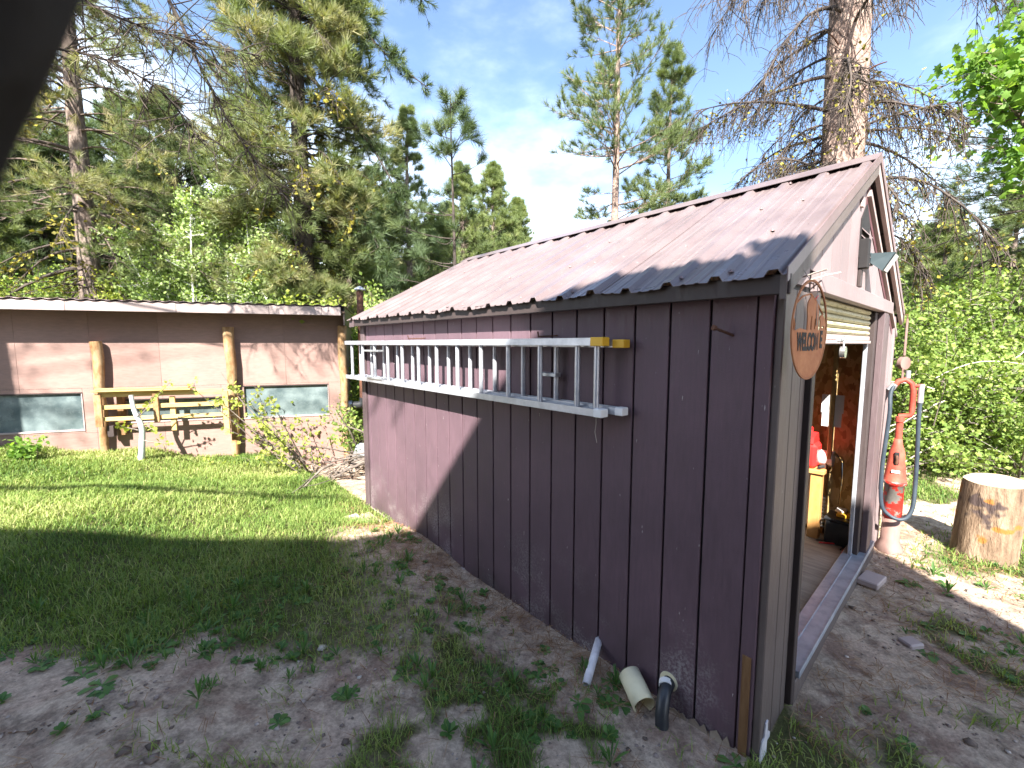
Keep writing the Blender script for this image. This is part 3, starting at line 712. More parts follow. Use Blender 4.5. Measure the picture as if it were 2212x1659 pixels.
def textmesh(body, size, mat_, parent, loc, sx_=1., sz_=1., name='lettering'):
    cv.body = body; cv.size = size; tmp.data = cv; bpy.context.view_layer.update(); dg_ = bpy.context.evaluated_depsgraph_get()
    me = bpy.data.meshes.new_from_object(tmp.evaluated_get(dg_)); me.materials.clear(); me.materials.append(mat_)
    o = link(name, me, parent, loc, (R(90), 0, 0)); o.scale = (sx_, sz_, 1); return o
textmesh('WELCO', .075, M_black, sg, (-.115, -.0032, -.085), .62, 1.35)
textmesh('M', .075, M_rustd, sg, (.052, -.0022, -.082), .55, 1.3).data.materials[0] = M_rustd
textmesh('E', .075, M_black, sg, (.098, -.0032, -.075), .62, 1.35)
m = MB(); m.tube([(-.07, 0, .193), (.06, .02, .205), (.09, .03, .185)], .0025, M_rustd, 5); m.tube([(.05, .02, .2), (.052, .06, .27)], .0015, M_twigb, 4); m.tube([(.05, .0, .2), (.05, -.005, .02)], .0018, M_twigb, 4)
m.tube([(.03, 0, .06), (.045, 0, .12), (.03, 0, .13), (.06, 0, .15)], .003, M_red, 5); m.build('hanger_wire', sg)
# wire hooks above the sign
for i, (q, z, dq, dz) in enumerate(((.31, 2.3, -.03, .02), (.44, 2.30, .1, .035))):
    m = MB(); m.tube([(0, 0, 0), (dq * .5, -.05, dz * .6), (dq, -.1, dz)], .0035, M_twigb, 6)
    o = m.build('wire_hook', None, SW(q, -.015, z)); o.rotation_euler = (0, 0, SAZ)
    tag(o, ('bent wire hook that holds up the oval sign', 'long straight wire nail sticking out right of the oval sign')[i], 'hook')
# flood light and black bracket box
lq, lz = 1.80, 2.56
fl_ = sthing('flood_light', 'grey wedge shaped flood light mounted on the shed gable', 'lamp', lq, -.015, lz)
m = MB(); m.prism([(-.045, -.03), (.045, -.03), (.045, .05), (-.045, .05)], -.03, 0, M_lamp); m.build('mount', fl_)
m = MB()
pts0 = [(-.05, -.03, .045), (.05, -.03, .045), (.05, -.03, -.02), (-.05, -.03, -.02)]; pts1 = [(-.085, -.16, .03), (.085, -.16, .03), (.085, -.1, -.085), (-.085, -.1, -.085)]
m.add(pts0 + pts1, [(0, 1, 2, 3), (4, 7, 6, 5), (0, 4, 5, 1), (1, 5, 6, 2), (2, 6, 7, 3), (3, 7, 4, 0)], M_lamp); m.build('housing', fl_)
m = MB(); m.add([(-.075, -.158, .022), (.075, -.158, .022), (.075, -.103, -.08), (-.075, -.103, -.08)], [(0, 3, 2, 1)], M_white); o = m.build('lens', fl_); o.location = (0, -.004, -.002)
sb = sthing('light_switch_box', 'narrow dark box on the gable left of the flood light', 'box', 1.56, -.015, 2.5)
m = MB(); m.box(-.035, .035, -.05, 0, -.02, .17, M_black, bev=.004); m.build('case', sb); m = MB(); m.box(-.025, .03, -.02, 0, -.14, -.022, M_fascia, bev=.004); m.build('tail_piece', sb)
# padlock
pl = sthing('padlock', 'round steel padlock hanging open from the roller door latch', 'padlock', 1.36, -.0, 1.93)
m = MB(); m.tube([(0, -.014, 0), (0, .014, 0)], .038, M_chrome, 24); m.build('body', pl)
m = MB(); m.tube([(.0, 0, .03), (.003, 0, .06), (.012, 0, .08), (.0, 0, .1), (-.025, 0, .095), (-.03, 0, .08)], .0055, M_chrome, 8); m.build('shackle', pl)
# pulley hook hanging near right corner
ph = sthing('pulley_hook', 'faded pink rusty pulley block hanging from the right end of the gable', 'pulley', 3.44, -.1, 2.2)
m = MB(); m.tube([(0, .06, .05), (0, 0, .06), (0, 0, .02)], .006, M_rustd, 6); m.build('hook', ph)
m = MB(); m.box(-.02, .02, -.008, .008, -.33, .02, M_pipe, bev=.004); m.build('strap', ph)
m = MB(); m.tube([(-.018, 0, -.40), (.018, 0, -.40)], .062, M_pipe, 24); o = m.build('sheave', ph); o.rotation_euler = (0, 0, R(60))
for s_ in (-1, 1):
    m = MB(); m.box(s_ * .035 - .008, s_ * .035 + .008, -.006, .006, -.6, -.44, M_pipe, bev=.003); m.build('fork_tine', ph)

# ---- interior things
be = sthing('workbench', 'wooden workbench standing just inside the open shed door', 'workbench', 2.68, .33, .128)
def lb(name, x0, x1, y0, y1, z0, z1, m, p, bev=.004): b = MB(); b.box(x0, x1, y0, y1, z0, z1, m, bev=bev); return b.build(name, p)
lb('bench_top', -.02, .27, -.02, 1.5, .63, .67, M_lumb, be); lb('leg', 0, .09, 0, .09, 0, .63, M_lumb, be); lb('leg', .18, .27, 0, .09, 0, .63, M_lumb, be)
lb('leg', 0, .09, 1.3, 1.39, 0, .63, M_lumb, be); lb('back_panel', .2, .24, .1, .9, .05, .6, M_white, be)
jc = sthing('fuel_can', 'bright red plastic fuel can on the workbench', 'fuel can', 2.78, .47, .80)
m = MB(); m.box(-.12, .12, -.09, .09, 0, .24, M_red, bev=.03); m.prism([(-.11, .24), (.11, .24), (.06, .33), (-.09, .30)], -.06, .06, M_red); m.build('body', jc)
m = MB(); m.tube([(.05, 0, .3), (.08, 0, .36), (.05, 0, .37), (-.06, 0, .35), (-.08, 0, .3)], .014, M_red, 8); m.build('handle', jc)
m = MB(); m.lathe([(.03, .3), (.03, .34), (0, .34)], M_blk, (-.02, 0.02), 12); m.build('cap', jc)
ps = sthing('paper_notice', 'white sheets pinned to the shed inner wall above the workbench', 'paper', 2.78, .27, 1.34)
lb('sheet', -.004, 0, -.05, .12, .0, .17, M_white, ps, 0); lb('sheet', -.008, -.005, -.04, .11, -.13, .02, M_white, ps, 0)
sp_ = sthing('wire_spool', 'white coil of wire with yellow cords on the bench corner', 'cable spool', 2.84, .33, .80)
m = MB(); m.tube([(0, -.05, .09), (0, .05, .09)], .075, M_white, 20); m.build('spool', sp_)
m = MB()
for i in range(6):
    g = random.Random(i); m.tube([(g.uniform(-.05, .05), -.06 + g.uniform(-.02, .02), .15), (.02 + g.uniform(-.06, .03), -.12, .08), (.0 + g.uniform(-.05, .05), -.13, -.08), (g.uniform(-.05, .05), -.12, -.2 - .03 * i)], .003, M_lum if i % 2 else M_hose, 5)
m.build('loose_cord', sp_)
mv = sthing('bench_vice_handle', 'small dark metal knob lying on the front bench edge', 'tool', 2.72, .36, .80)
m = MB(); m.tube([(-.03, 0, .02), (.05, -.02, .02)], .014, M_blk, 10); m.build('shaft', mv); m = MB(); m.tube([(.05, -.02, .02), (.08, -.03, .02)], .024, M_rustd, 12); m.build('knob', mv)
bx = sthing('battery_box', 'black plastic box on the shed floor beside the bench leg', 'box', 2.78, .15, .128)
m = MB(); m.box(-.12, .12, -.1, .13, 0, .22, M_blk, bev=.01); m.build('body', bx); m = MB(); m.box(-.13, .13, -.11, .14, .222, .245, M_blk, bev=.006); m.build('lid', bx)
yb = sthing('yellow_packet', 'yellow and white packet lying on top of the black box', 'packet', 2.8, .16, .374)
m = MB(); m.box(-.06, .05, -.05, .05, 0, .03, M_yel, bev=.004); m.build('packet', yb); m = MB(); m.box(-.02, .09, -.01, .07, .031, .05, M_white, bev=.004); m.build('wrapper', yb)
tr_ = sthing('tyre_chain_coil', 'pale ribbed coil leaning under the workbench', 'coil', 2.8, .33, .2)
m = MB()
for i in range(9): m.tube([(-.02, -.015, .03 + i * .035), (.06, .03, .045 + i * .035), (.13, .05, .03 + i * .035)], .012, M_galv, 7)
m.build('ribs', tr_)
m = MB(); m.tube([SW(2.6, .3, .135), SW(2.7, .14, .14), SW(2.9, .1, .138), SW(2.5, .11, .137)], .007, M_red, 6)
m.tube([SW(2.62, .33, .142), SW(2.75, .16, .15), SW(2.85, .1, .15), SW(2.55, .13, .145)], .006, M_blk, 6)
o = m.build('power_cord'); tag(o, 'red and black cords lying across the shed floor inside the sill', 'cord')

# ------------------------------------------------------------ yard pump
pump = thing('water_hydrant_pump', 'red painted old hand pump with peeling paint at the shed corner', 'pump', (3.62, 3.93, 0), R(-42))
m = MB(); m.lathe([(.11, -.05), (.1, .05), (.072, .12), (.065, .38), (0, .38)], M_pipe); m.build('base_pipe', pump)
m = MB(); m.lathe([(.0, .34), (.07, .34), (.074, .4), (.072, .66), (.088, .67), (.09, .70), (.0, .70)], M_peel); m.build('barrel', pump)
m = MB(); m.lathe([(.088, .695), (.08, .72), (.062, .9), (.056, .98), (.036, 1.05), (.03, 1.1), (.0, 1.1)], M_redr)
m.build('head', pump)
m = MB(); m.box(-.018, .018, -.072, -.04, .86, .98, M_black, bev=.006); m.build('head_opening', pump)
m = MB(); m.tube([(0, -.065, .87), (0.005, -.085, .91), (0, -.07, .95)], .012, M_rustd, 8); m.build('pivot_link', pump)
m = MB(); m.box(-.03, .03, -.08, -.07, .785, .81, M_white, bev=.004); m.build('name_plate', pump)
m = MB(); m.tube([(0, 0, 1.08), (0, 0, 1.3)], .027, M_redr, 12); m.tube([(0, 0, 1.26), (0, 0, 1.31)], .036, M_redr, 10); m.build('riser_pipe', pump)
m = MB(); m.tube([(-.01, 0, 1.31), (.07, 0, 1.33), (.075, 0, 1.36), (.075, 0, 1.56), (.06, 0, 1.62), (.02, 0, 1.655), (-.03, -.01, 1.64), (-.06, -.02, 1.59)], .023, M_redr, 12); m.build('gooseneck', pump)
m = MB(); m.tube([(.03, .0, 1.67), (.03, 0, 1.74)], .018, M_galv, 10); m.build('nipple', pump)
m = MB(); m.tube([(.075, 0, 1.6), (.135, 0, 1.605)], .018, M_redr, 10); m.tube([(.125, 0, 1.62), (.125, 0, 1.45)], .021, M_galv, 12); m.build('coupling', pump)
hs = thing('rubber_hose', 'grey rubber hose looped down the front of the red pump', 'hose', (3.62, 3.93, 0), R(-42))
m = MB(); hp = [(-.06, -.03, 1.6), (-.08, -.06, 1.52), (-.075, -.1, 1.35), (-.085, -.12, 1.1), (-.095, -.13, .85), (-.09, -.14, .6), (-.07, -.15, .46), (-.02, -.15, .4), (.04, -.15, .375), (.1, -.13, .4), (.135, -.1, .5), (.14, -.06, .7), (.135, -.03, 1.0), (.125, -.01, 1.3), (.125, 0, 1.46)]
def smooth_path(P, k=5):
    P = [Vector(p) for p in P]; out = []
    for i in range(len(P) - 1):
        p0, p1, p2, p3 = P[max(i - 1, 0)], P[i], P[i + 1], P[min(i + 2, len(P) - 1)]
        for j in range(k):
            t = j / k; out.append(.5 * ((2 * p1) + (-p0 + p2) * t + (2 * p0 - 5 * p1 + 4 * p2 - p3) * t * t + (-p0 + 3 * p1 - 3 * p2 + p3) * t ** 3))
    return out + [P[-1]]
m.tube(smooth_path(hp), .0165, M_hose, 10); m.build('hose', hs)
m = MB(); m.tube([(-.055, -.018, 1.61), (-.09, -.025, 1.55)], .028, M_galv, 10); m.build('clamp', hs)

# stump
st = thing('log_stump', 'tall upright sawn log with weathered streaked sides on the dirt', 'stump', (4.42, 3.84, gz(4.42, 3.84) - .05), .4)
m = MB(); n = 36; vs = []; zs = [0, .06, .15, .35, .55, .72, .77]
for z in zs:
    for k in range(n):
        t = 2 * math.pi * k / n; r = .21 * (1 + .03 * math.sin(3 * t + 1) + .02 * math.sin(7 * t) + .012 * math.sin(15 * t + z * 3)) * (1.02 - .02 * z)
        r *= 1 + (.06 if z == 0 else 0) - (.02 if z > .75 else 0); vs.append((r * math.cos(t) + .07 * z, r * math.sin(t) - .03 * z, z + (.02 * math.cos(t) if z > .7 else 0)))
fs = [(i * n + k, i * n + (k + 1) % n, (i + 1) * n + (k + 1) % n, (i + 1) * n + k) for i in range(len(zs) - 1) for k in range(n)]
m.add(vs, fs, M_stump, True); m.build('trunk', st)
m = MB(); m.add([(v[0], v[1], v[2] + .001) for v in vs[-n:]], [list(range(n))], M_end); m.build('sawn_top', st)
for t0 in (4.3, 5.2, .9):
    m = MB(); m.box(-.003, .003, -.01, .012, .1, .7, M_black); o = m.build('crack', st); o.location = (.03 + .213 * math.cos(t0), .213 * math.sin(t0), 0); o.rotation_euler = (0, 0, t0 + R(90)); 
# wood offcuts in front of the sill
bk = thing('wood_block', 'pale cracked wood block lying on the dirt in front of the sill', 'block', (2.98, 3.36, gz(2.98, 3.36)), R(35))
lb('block', -.13, .1, -.07, .07, 0, .05, M_bfas, bk, .008)
bk = thing('stone', 'pale flat stone on the dirt between grass tufts before the door', 'stone', (2.62, 2.62, gz(2.62, 2.62)), R(10))
lb('stone', -.06, .05, -.04, .05, -.01, .03, M_bfas, bk, .015)
ed = thing('edging_board', 'weathered board lying flush in the ground beside the long shed wall', 'board', SW(-.32, 3.1, .03), SAZ)
lb('board', -.07, .07, -.85, 1.0, -.02, .015, M_bfas, ed); lb('board', .09, .2, -.5, .95, -.02, .01, M_ply, ed)

# ------------------------------------------------------------ long building on the left
bl = thing('long_outbuilding', 'low mauve brown outbuilding with log posts, fascia and small low windows', 'building', B0, BAZ)
wins = [(-5.6, -3.745, .632, 1.235), (-3.22, -1.89, .72, 1.1), (-1.575, -.224, .70, 1.27)]
cuts = [-9, -7.2, -5.6, -4.487, -3.6, -2.712, -1.76, -.9, .1]
def panel(x0, x1, z0, z1, nm='wall_panel'):
    b = MB(); b.box(x0 + .0012, x1 - .0012, 0, .016, z0, z1, M_bwall, bev=.001); b.build(nm, bl)
for i in range(len(cuts) - 1):
    x0, x1 = cuts[i], cuts[i + 1]
    panel(x0, x1, 1.30, 2.6)
    segs = [(x0, x1)]; 
    # pieces beside windows in the low band
    pos = x0
    for (a, b_, z0, z1) in wins:
        lo, hi = max(a, x0), min(b_, x1)
        if lo < hi:
            if lo - pos > .02: panel(pos, lo, .60, 1.297)
            if z0 > .61: panel(lo, hi, .60, z0 - .002)
            if z1 < 1.29: panel(lo, hi, z1 + .002, 1.297)
            pos = hi
    if x1 - pos > .02: panel(pos, x1, .60, 1.297)
    panel(x0, x1, -.6, .597)
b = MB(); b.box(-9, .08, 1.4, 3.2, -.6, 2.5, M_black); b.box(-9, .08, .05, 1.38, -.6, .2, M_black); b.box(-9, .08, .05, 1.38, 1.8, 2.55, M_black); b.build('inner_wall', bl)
b = MB(); b.box(.06, .1, .018, 3.2, -.6, 2.55, M_trim); b.build('end_wall', bl)
def glass_mat():
    m, n, p, o = mat('dusty_window_glass', .12, .6)
    v = coords(n); c = ramp(n, noise(n, v, 3.5, 5, .6), [(.35, (.06, .085, .09)), (.65, (.16, .2, .2))]); n.links.new(c, p.inputs['Base Color'])
    n.links.new(ramp(n, noise(n, v, 8, 4), [(.3, (.08, .08, .08)), (.7, (.35, .35, .35))]), p.inputs['Roughness']); return m
M_glass = glass_mat()
for (a, b_, z0, z1) in wins:
    f = MB(); t = .022
    for x0, x1, zz0, zz1, mm in ((a, b_, z0, z0 + t, M_bfas), (a, b_, z1 - t * .7, z1, M_fascia), (a, a + t, z0 + t, z1 - t, M_bwall), (b_ - t * .6, b_, z0 + t, z1 - t, M_bfas)): f.box(x0, x1, -.012, .03, zz0, zz1, mm)
    wo_ = f.build('window', bl)
    g = MB(); g.box(a + t, b_ - t, .03, .036, z0 + t, z1 - t, M_glass); g.build('pane', wo_)
for cx_, h0, h1, r in ((-3.47, 2.02, .2, .06), (-1.70, 2.26, .0, .068), (.04, 2.3, -.3, .062), (-5.35, 2.3, .3, .07)):
    m = MB(); z = h1; P = []; rr = []
    for i in range(9):
        zz = h1 + (h0 - h1) * i / 8; P.append((cx_ + .012 * math.sin(i * 1.7 + cx_), -.095, zz)); rr.append(r * (.8 + .42 * i / 8))
    m.tube(P, rr, M_log, 12); m.build('log_post', bl)
# eave: soffit, fascia boards, corrugated roof edge
b = MB(); b.prism([(-.42, 2.50), (.0, 2.52), (3.3, 2.60), (3.3, 2.61), (0, 2.55), (-.42, 2.53)], -9, .12, M_soffit, lambda x, y, z: (y, x, z)); b.build('soffit', bl)
fx = [-9, -7.3, -5.5, -3.62, -2.28, -1.02, -.24, .06]
for i in range(len(fx) - 1):
    b = MB(); tilt = .0; b.box(fx[i] + .002, fx[i + 1] - .002, -.445, -.422, 2.462, 2.605 + .02 * (i > 4) * 0, M_bfas, bev=.003); b.build('fascia_board', bl)
b = MB(); b.box(.09, .115, -.4, 3.3, 2.3, 2.62, M_fascia); b.build('barge_board', bl)
ws = np.arange(-9, .15, .02); m = MB(); vs = []
for j, (yy, zz) in enumerate(((-.47, 2.625), (3.3, 2.70))):
    for w in ws: vs.append((w, yy, zz + .009 * math.sin(w * 2 * math.pi / .17)))
n = len(ws); m.add(vs, [(i, i + 1, n + i + 1, n + i) for i in range(n - 1)], M_edge, True); o = m.build('roof_sheet', bl); md = o.modifiers.new('t', 'SOLIDIFY'); md.thickness = .003
# stove pipe
sp0 = Vector(B0) + Vector((math.cos(BAZ) * .36, math.sin(BAZ) * .36, 0)); 
sp = thing('stove_pipe', 'rusty black stove pipe with cap rising beside the long outbuilding', 'chimney pipe', (sp0.x, sp0.y, 0), BAZ)
m = MB(); m.tube([(0, 0, .95), (0, 0, 2.93)], .06, M_rustd, 14); m.build('pipe', sp)
m = MB(); m.tube(smooth_path([(-.22, .1, .86), (-.1, .04, .86), (-.02, .01, .89), (0, 0, 1.0)], 3), .065, M_blk, 14); m.build('elbow', sp)
m = MB(); m.lathe([(.1, 2.95), (.1, 2.965), (.03, 3.01), (0, 3.02)], M_galv, (0, 0), 16); m.tube([(.05, 0, 2.9), (.05, 0, 2.96)], .006, M_galv, 5); m.tube([(-.05, 0, 2.9), (-.05, 0, 2.96)], .006, M_galv, 5); m.build('cap', sp)
m = MB(); m.tube([(-.27, .1, .86), (-.2, .1, .86)], .08, M_galv, 14); m.build('collar', sp)
# lumber rack on posts
lr = thing('lumber_rack', 'yellow lumber rail rack fixed between two log posts of the outbuilding', 'rack', B0, BAZ)
def rb(nm, x0, x1, y0, y1, z0, z1, m=M_lum): b = MB(); b.box(x0, x1, y0, y1, z0, z1, m, bev=.003); b.build(nm, lr)
rb('rail', -3.44, -1.80, -.235, -.2, 1.17, 1.255); rb('rail', -3.42, -1.8, -.235, -.2, .98, 1.045); rb('rail', -3.42, -1.8, -.235, -.2, .80, .86)
rb('loose_board', -3.48, -2.22, -.32, -.24, 1.258, 1.285); rb('loose_board', -3.44, -2.25, -.30, -.22, 1.287, 1.31)
rb('upright', -3.48, -3.39, -.275, -.238, .72, 1.22, M_log); rb('upright', -2.74, -2.67, -.275, -.238, .76, 1.21, M_log); rb('upright', -2.55, -2.48, -.198, -.16, .6, 1.15, M_lum); rb('upright', -1.80, -1.72, -.275, -.238, .5, 1.22, M_lum)
rb('upright', -3.38, -3.3, -.198, -.11, .55, .72, M_fascia); rb('cross_piece', -3.28, -3.2, -.1, -.02, .55, 1.2, M_stud)
rb('cross_piece', -1.72, -1.62, -.1, -.02, .7, 1.2, M_stud)

# ------------------------------------------------------------ off-frame cabin that shades the foreground
cb = thing('cabin', 'tall gabled cabin standing just behind the viewpoint', 'cabin', (0, -3, .2), 0)
CBP = [(-11, 0), (-11, 6.38), (-2.75, 6.48), (-2.1, 6.9), (-1.25, 7.4), (-.95, 7.5), (-.42, 7.6), (0.1, 7.2), (.34, 6.9), (2.2, 6.62), (2.34, 6.3), (2.6, 4.9), (2.6, 0)]
m = MB(); m.prism(CBP, -.05, -7, M_trim); m.build('wall', cb)
m = MB(); m.prism([(.24, 6.8), (.42, 6.8), (.42, 7.28), (.24, 7.28)], -.06, -.3, M_edge); m.build('chimney', cb)
for x0 in (-7, -4, -.8):
    m = MB(); m.box(x0, x0 + 1.1, -.045, .0, 1.1, 2.2, M_bfas); wo_ = m.build('window', cb); m = MB(); m.box(x0 + .06, x0 + 1.04, .001, .008, 1.16, 2.14, M_glass); m.build('pane', wo_)
tmp_ = bpy.data.objects.get('tmp'); bpy.data.objects.remove(tmp_)
# ------------------------------------------------------------ vegetation
def curve3(p0, d, L_, n, droop=0., wig=.12, g=None):
    g = g or rng; P = [np.array(p0, float)]; d = np.array(d, float); d /= np.linalg.norm(d); s = L_ / n
    for i in range(n):
        d = d + np.array([0, 0, -droop / n]) + g.normal(size=3) * wig / math.sqrt(n) * .6; d /= np.linalg.norm(d); P.append(P[-1] + d * s)
    return np.array(P)
def trunk_part(t, h, r, m, lean=(0, 0), sides=16, taper=.85, seed=0, h0=-.4, nseg=26):
    g = np.random.default_rng(seed); z = np.linspace(h0, h, nseg); k = np.clip(z / h, 0, 1)
    cx = lean[0] * k + .03 * np.sin(z * .9 + seed) * k; cy = lean[1] * k + .03 * np.cos(z * .7 + seed)* k
    rr = r * (1 - taper * k) * (1 + .35 * np.exp(-np.clip(z, 0, None) / .5))
    a = np.arange(sides) * 2 * np.pi / sides
    rad = rr[:, None] * (1 + .05 * np.sin(3 * a[None] + z[:, None] * .8) + g.normal(size=(nseg, sides)) * .02)
    V = np.stack([cx[:, None] + rad * np.cos(a), cy[:, None] + rad * np.sin(a), np.repeat(z[:, None], sides, 1)], -1).reshape(-1, 3)
    i = np.arange(nseg - 1)[:, None] * sides + np.arange(sides)[None]; j = np.arange(nseg - 1)[:, None] * sides + (np.arange(sides)[None] + 1) % sides
    F = np.stack([i, j, j + sides, i + sides], -1).reshape(-1, 4)
    link('trunk', npmesh('trunk', V, F, m, None, True), t)
    return lambda zz: np.array([np.interp(zz, z, cx), np.interp(zz, z, cy), zz])
def conifer(name, label, u, v, Y, htop, r, crown0, blen, dens=1., tl=.16, tmpl=None, leaf=None, bk=None, droop=.25, rise=.25, lean=(0, 0), seed=1, group=None, cat='pine tree', dead=0., prof='cone', minz=None, gap=.55, twigs=5, ntuft=3, clump=None, at=None, azr=None, stubs=0):
    """u: image column used only to work out the bearing, Y: distance ahead"""
    g = np.random.default_rng(seed)
    x = (u - 1106) / 925 * Y if at is None else at[0]; Y = Y if at is None else at[1]
    z0 = gz(x, Y); t = thing(name, label, cat, (x, Y, z0), 0, group); H = htop - z0
    cen = trunk_part(t, H, r, bk or M_bark, lean, seed=seed)
    segs = []; P = []; D = []; S_ = []; T = []; dsegs = []
    z = crown0 - z0; tmpl = tmpl or T_mid
    while z < H - .15:
        k = (z - (crown0 - z0)) / max(H - (crown0 - z0), .1)
        L_ = blen * ((1 - k) ** (1. if cat == 'fir tree' else .75) if prof == 'cone' else (1 - k ** 2.2) * (.55 + .45 * min(k * 4, 1)))
        nb = max(2, int(g.poisson(3.4 * dens)))
        for b in range(nb):
            a = g.random() * 6.283 if azr is None else g.uniform(*azr)
            l = L_ * g.uniform(.55, 1.1) + .15; el_ = rise + .5 * k + g.normal() * .12
            isdead = g.random() < dead
            d = (math.cos(a) * math.cos(el_), math.sin(a) * math.cos(el_), math.sin(el_))
            Q = curve3(cen(z + g.uniform(-.15, .15)), d, l, 7, droop * (1.6 if isdead else 1), .16, g)
            rr = np.linspace(max(.012, l * .016), .004, 8); (dsegs if isdead else segs).append((Q, rr))
            nt_ = int(twigs * max(1., l)) + 2
            for q in range(nt_):
                s_ = g.uniform(.25, 1) ** .7; i = min(int(s_ * 7), 6); p = Q[i] + (Q[i + 1] - Q[i]) * (s_ * 7 - i); bd = Q[i + 1] - Q[i]; bd /= np.linalg.norm(bd)
                side = np.cross(bd, [0, 0, 1.]) * g.choice([-1, 1]); dd = bd * g.uniform(.4, 1) + side * g.uniform(.3, 1) + g.normal(size=3) * .25 + np.array([0, 0, -.5 if isdead else .15])
                tw = curve3(p, dd, l * g.uniform(.15, .32) * (1.3 - s_ * .5) + .08, 3, .5 if isdead else -.15, .2, g)
                (dsegs if isdead else segs).append((tw, np.linspace(.006, .003, 4)))
                if isdead: continue
                for w in range(ntuft):
                    f = g.uniform(.35, 1) if w else 1.; j = min(int(f * 3), 2); pp = tw[j] + (tw[j + 1] - tw[j]) * (f * 3 - j)
                    P.append(pp); D.append((tw[-1] - tw[-2]) + np.array([0, 0, .05]) * l + g.normal(size=3) * .02); S_.append(tl * g.uniform(.75, 1.2)); T.append(np.clip(.2 + .5 * g.random() + .25 * math.sin(a * 2 + z * 3), 0, 1))
        z += gap * g.uniform(.6, 1.3) * (1 - .4 * k)
    for i in range(stubs):
        zz = g.uniform(max(0, 1.2), crown0 - z0); a = g.random() * 6.283; dsegs.append((curve3(cen(zz), (math.cos(a), math.sin(a), .1), g.uniform(.5, 2.0), 6, .8, .5, g), np.linspace(.02, .006, 7)))
    if segs:
        V, F = tubes_np(segs, 3); link('branches', npmesh('branches', V, F, bk or M_bark), t, kind='stuff')
    if dsegs:
        V, F = tubes_np(dsegs, 4); link('dead_branches', npmesh('dead_branches', V, F, M_twigd), t, kind='stuff')
        if dead > .15 and len(dsegs) > 60:
            A = np.array([sg[0][g.integers(1, len(sg[0]))] for sg in dsegs for _ in range(5)]); A = A + g.normal(size=A.shape) * .03; A = A[A[:, 2] < 7.5]
            V, F, TT = instance(A, g.normal(size=A.shape) + [0, 0, -1.2], g.uniform(.05, .13, len(A)), LEAF, g.random(len(A))); link('lichen', npmesh('lichen', V, F, M_lich, TT), t, kind='stuff')
    if P:
        V, F, TT = instance(np.array(P), np.array(D), np.array(S_), tmpl, np.array(T)); link('crown', npmesh('crown', V, F, leaf or M_pine, TT), t, kind='stuff')
    return t
def copytree(src, u, Y, dz, sc, rot, label, group=None, at=None):
    x = (u - 1106) / 925 * Y if at is None else at[0]; Y = Y if at is None else at[1]
    c = src.copy(); COL.objects.link(c); c.location = (x, Y, gz(x, Y) + dz); c.scale = (sc,) * 3; c.rotation_euler = (0, 0, rot); c['label'] = label
    if group: c['group'] = group
    for ch in src.children:
        d = ch.copy(); COL.objects.link(d); d.parent = c
    return c
def broadleaf(name, label, cat, x, y, h, stems, spread, nleaf, lsize, leaf, bk, tmpl=LEAF, seed=1, group=None, crown0=.15, r=.03, droop=.1, sub=7, fill=.5, z0=None, base_r=.15, leanv=(0, 0), tips=True, stemtilt=.35, twig=None):
    g = np.random.default_rng(seed); z0 = gz(x, y) if z0 is None else z0; t = thing(name, label, cat, (x, y, z0 - .03), 0, group)
    st = []; tw = []; A = []
    for i in range(stems):
        a = g.random() * 6.283; tl_ = abs(g.normal()) * stemtilt + .03; L_ = h * g.uniform(.65, 1.05)
        d = (math.cos(a) * math.sin(tl_) + leanv[0], math.sin(a) * math.sin(tl_) + leanv[1], math.cos(tl_))
        Q = curve3((math.cos(a) * base_r * g.random(), math.sin(a) * base_r * g.random(), -.05), d, L_, 10, droop, .25, g); st.append((Q, np.linspace(r, r * .2, 11)))
        for q in range(int(sub * L_)):
            s_ = g.uniform(crown0, 1); k = min(int(s_ * 10), 9); p = Q[k] + (Q[k + 1] - Q[k]) * (s_ * 10 - k); aa = g.random() * 6.283
            dd = np.array([math.cos(aa), math.sin(aa), g.uniform(.0, .9)]); l = spread * g.uniform(.35, 1) * (1.15 - s_ * .7)
            W2 = curve3(p, dd, l, 5, droop * 1.5, .35, g); tw.append((W2, np.linspace(r * .3, r * .08 + .001, 6)))
            A.append(W2)
            for e in range(2):
                kk = g.integers(1, 5); X2 = curve3(W2[kk], dd + g.normal(size=3) * .6, l * .45, 3, 0, .3, g); tw.append((X2, np.linspace(r * .15, .0015, 4))); A.append(np.vstack([X2, X2[-1:], X2[-1:]]))
    V, F = tubes_np(st, 6); nm = 'stems' if stems > 1 else 'trunk'
    link(nm, npmesh(nm, V, F, bk, None, True), t, kind='stuff' if stems > 12 else None)
    V, F = tubes_np(tw, 3); link('twigs', npmesh('twigs', V, F, twig or bk), t, kind='stuff')
    A = np.array([a[:6] if len(a) >= 6 else np.vstack([a] + [a[-1:]] * (6 - len(a))) for a in A]); n = nleaf
    i = g.integers(0, len(A), n); f = g.random(n) * 4.999; k = f.astype(int); f -= k
    P = A[i, k] * (1 - f)[:, None] + A[i, k + 1] * f[:, None] + g.normal(size=(n, 3)) * fill * lsize
    cl = (np.sin(i * 1.7) * .18)
    D = g.normal(size=(n, 3)) * .8 + np.array([0, 0, .1])
    V, F, TT = instance(P, D, lsize * g.uniform(.6, 1.25, n), tmpl, np.clip(g.random(n) * .7 + .15 + cl, 0, 1)); link('leaves', npmesh('leaves', V, F, leaf, TT), t, kind='stuff')
    return t
UX = lambda u, Y: (u - 1106) / 925 * Y

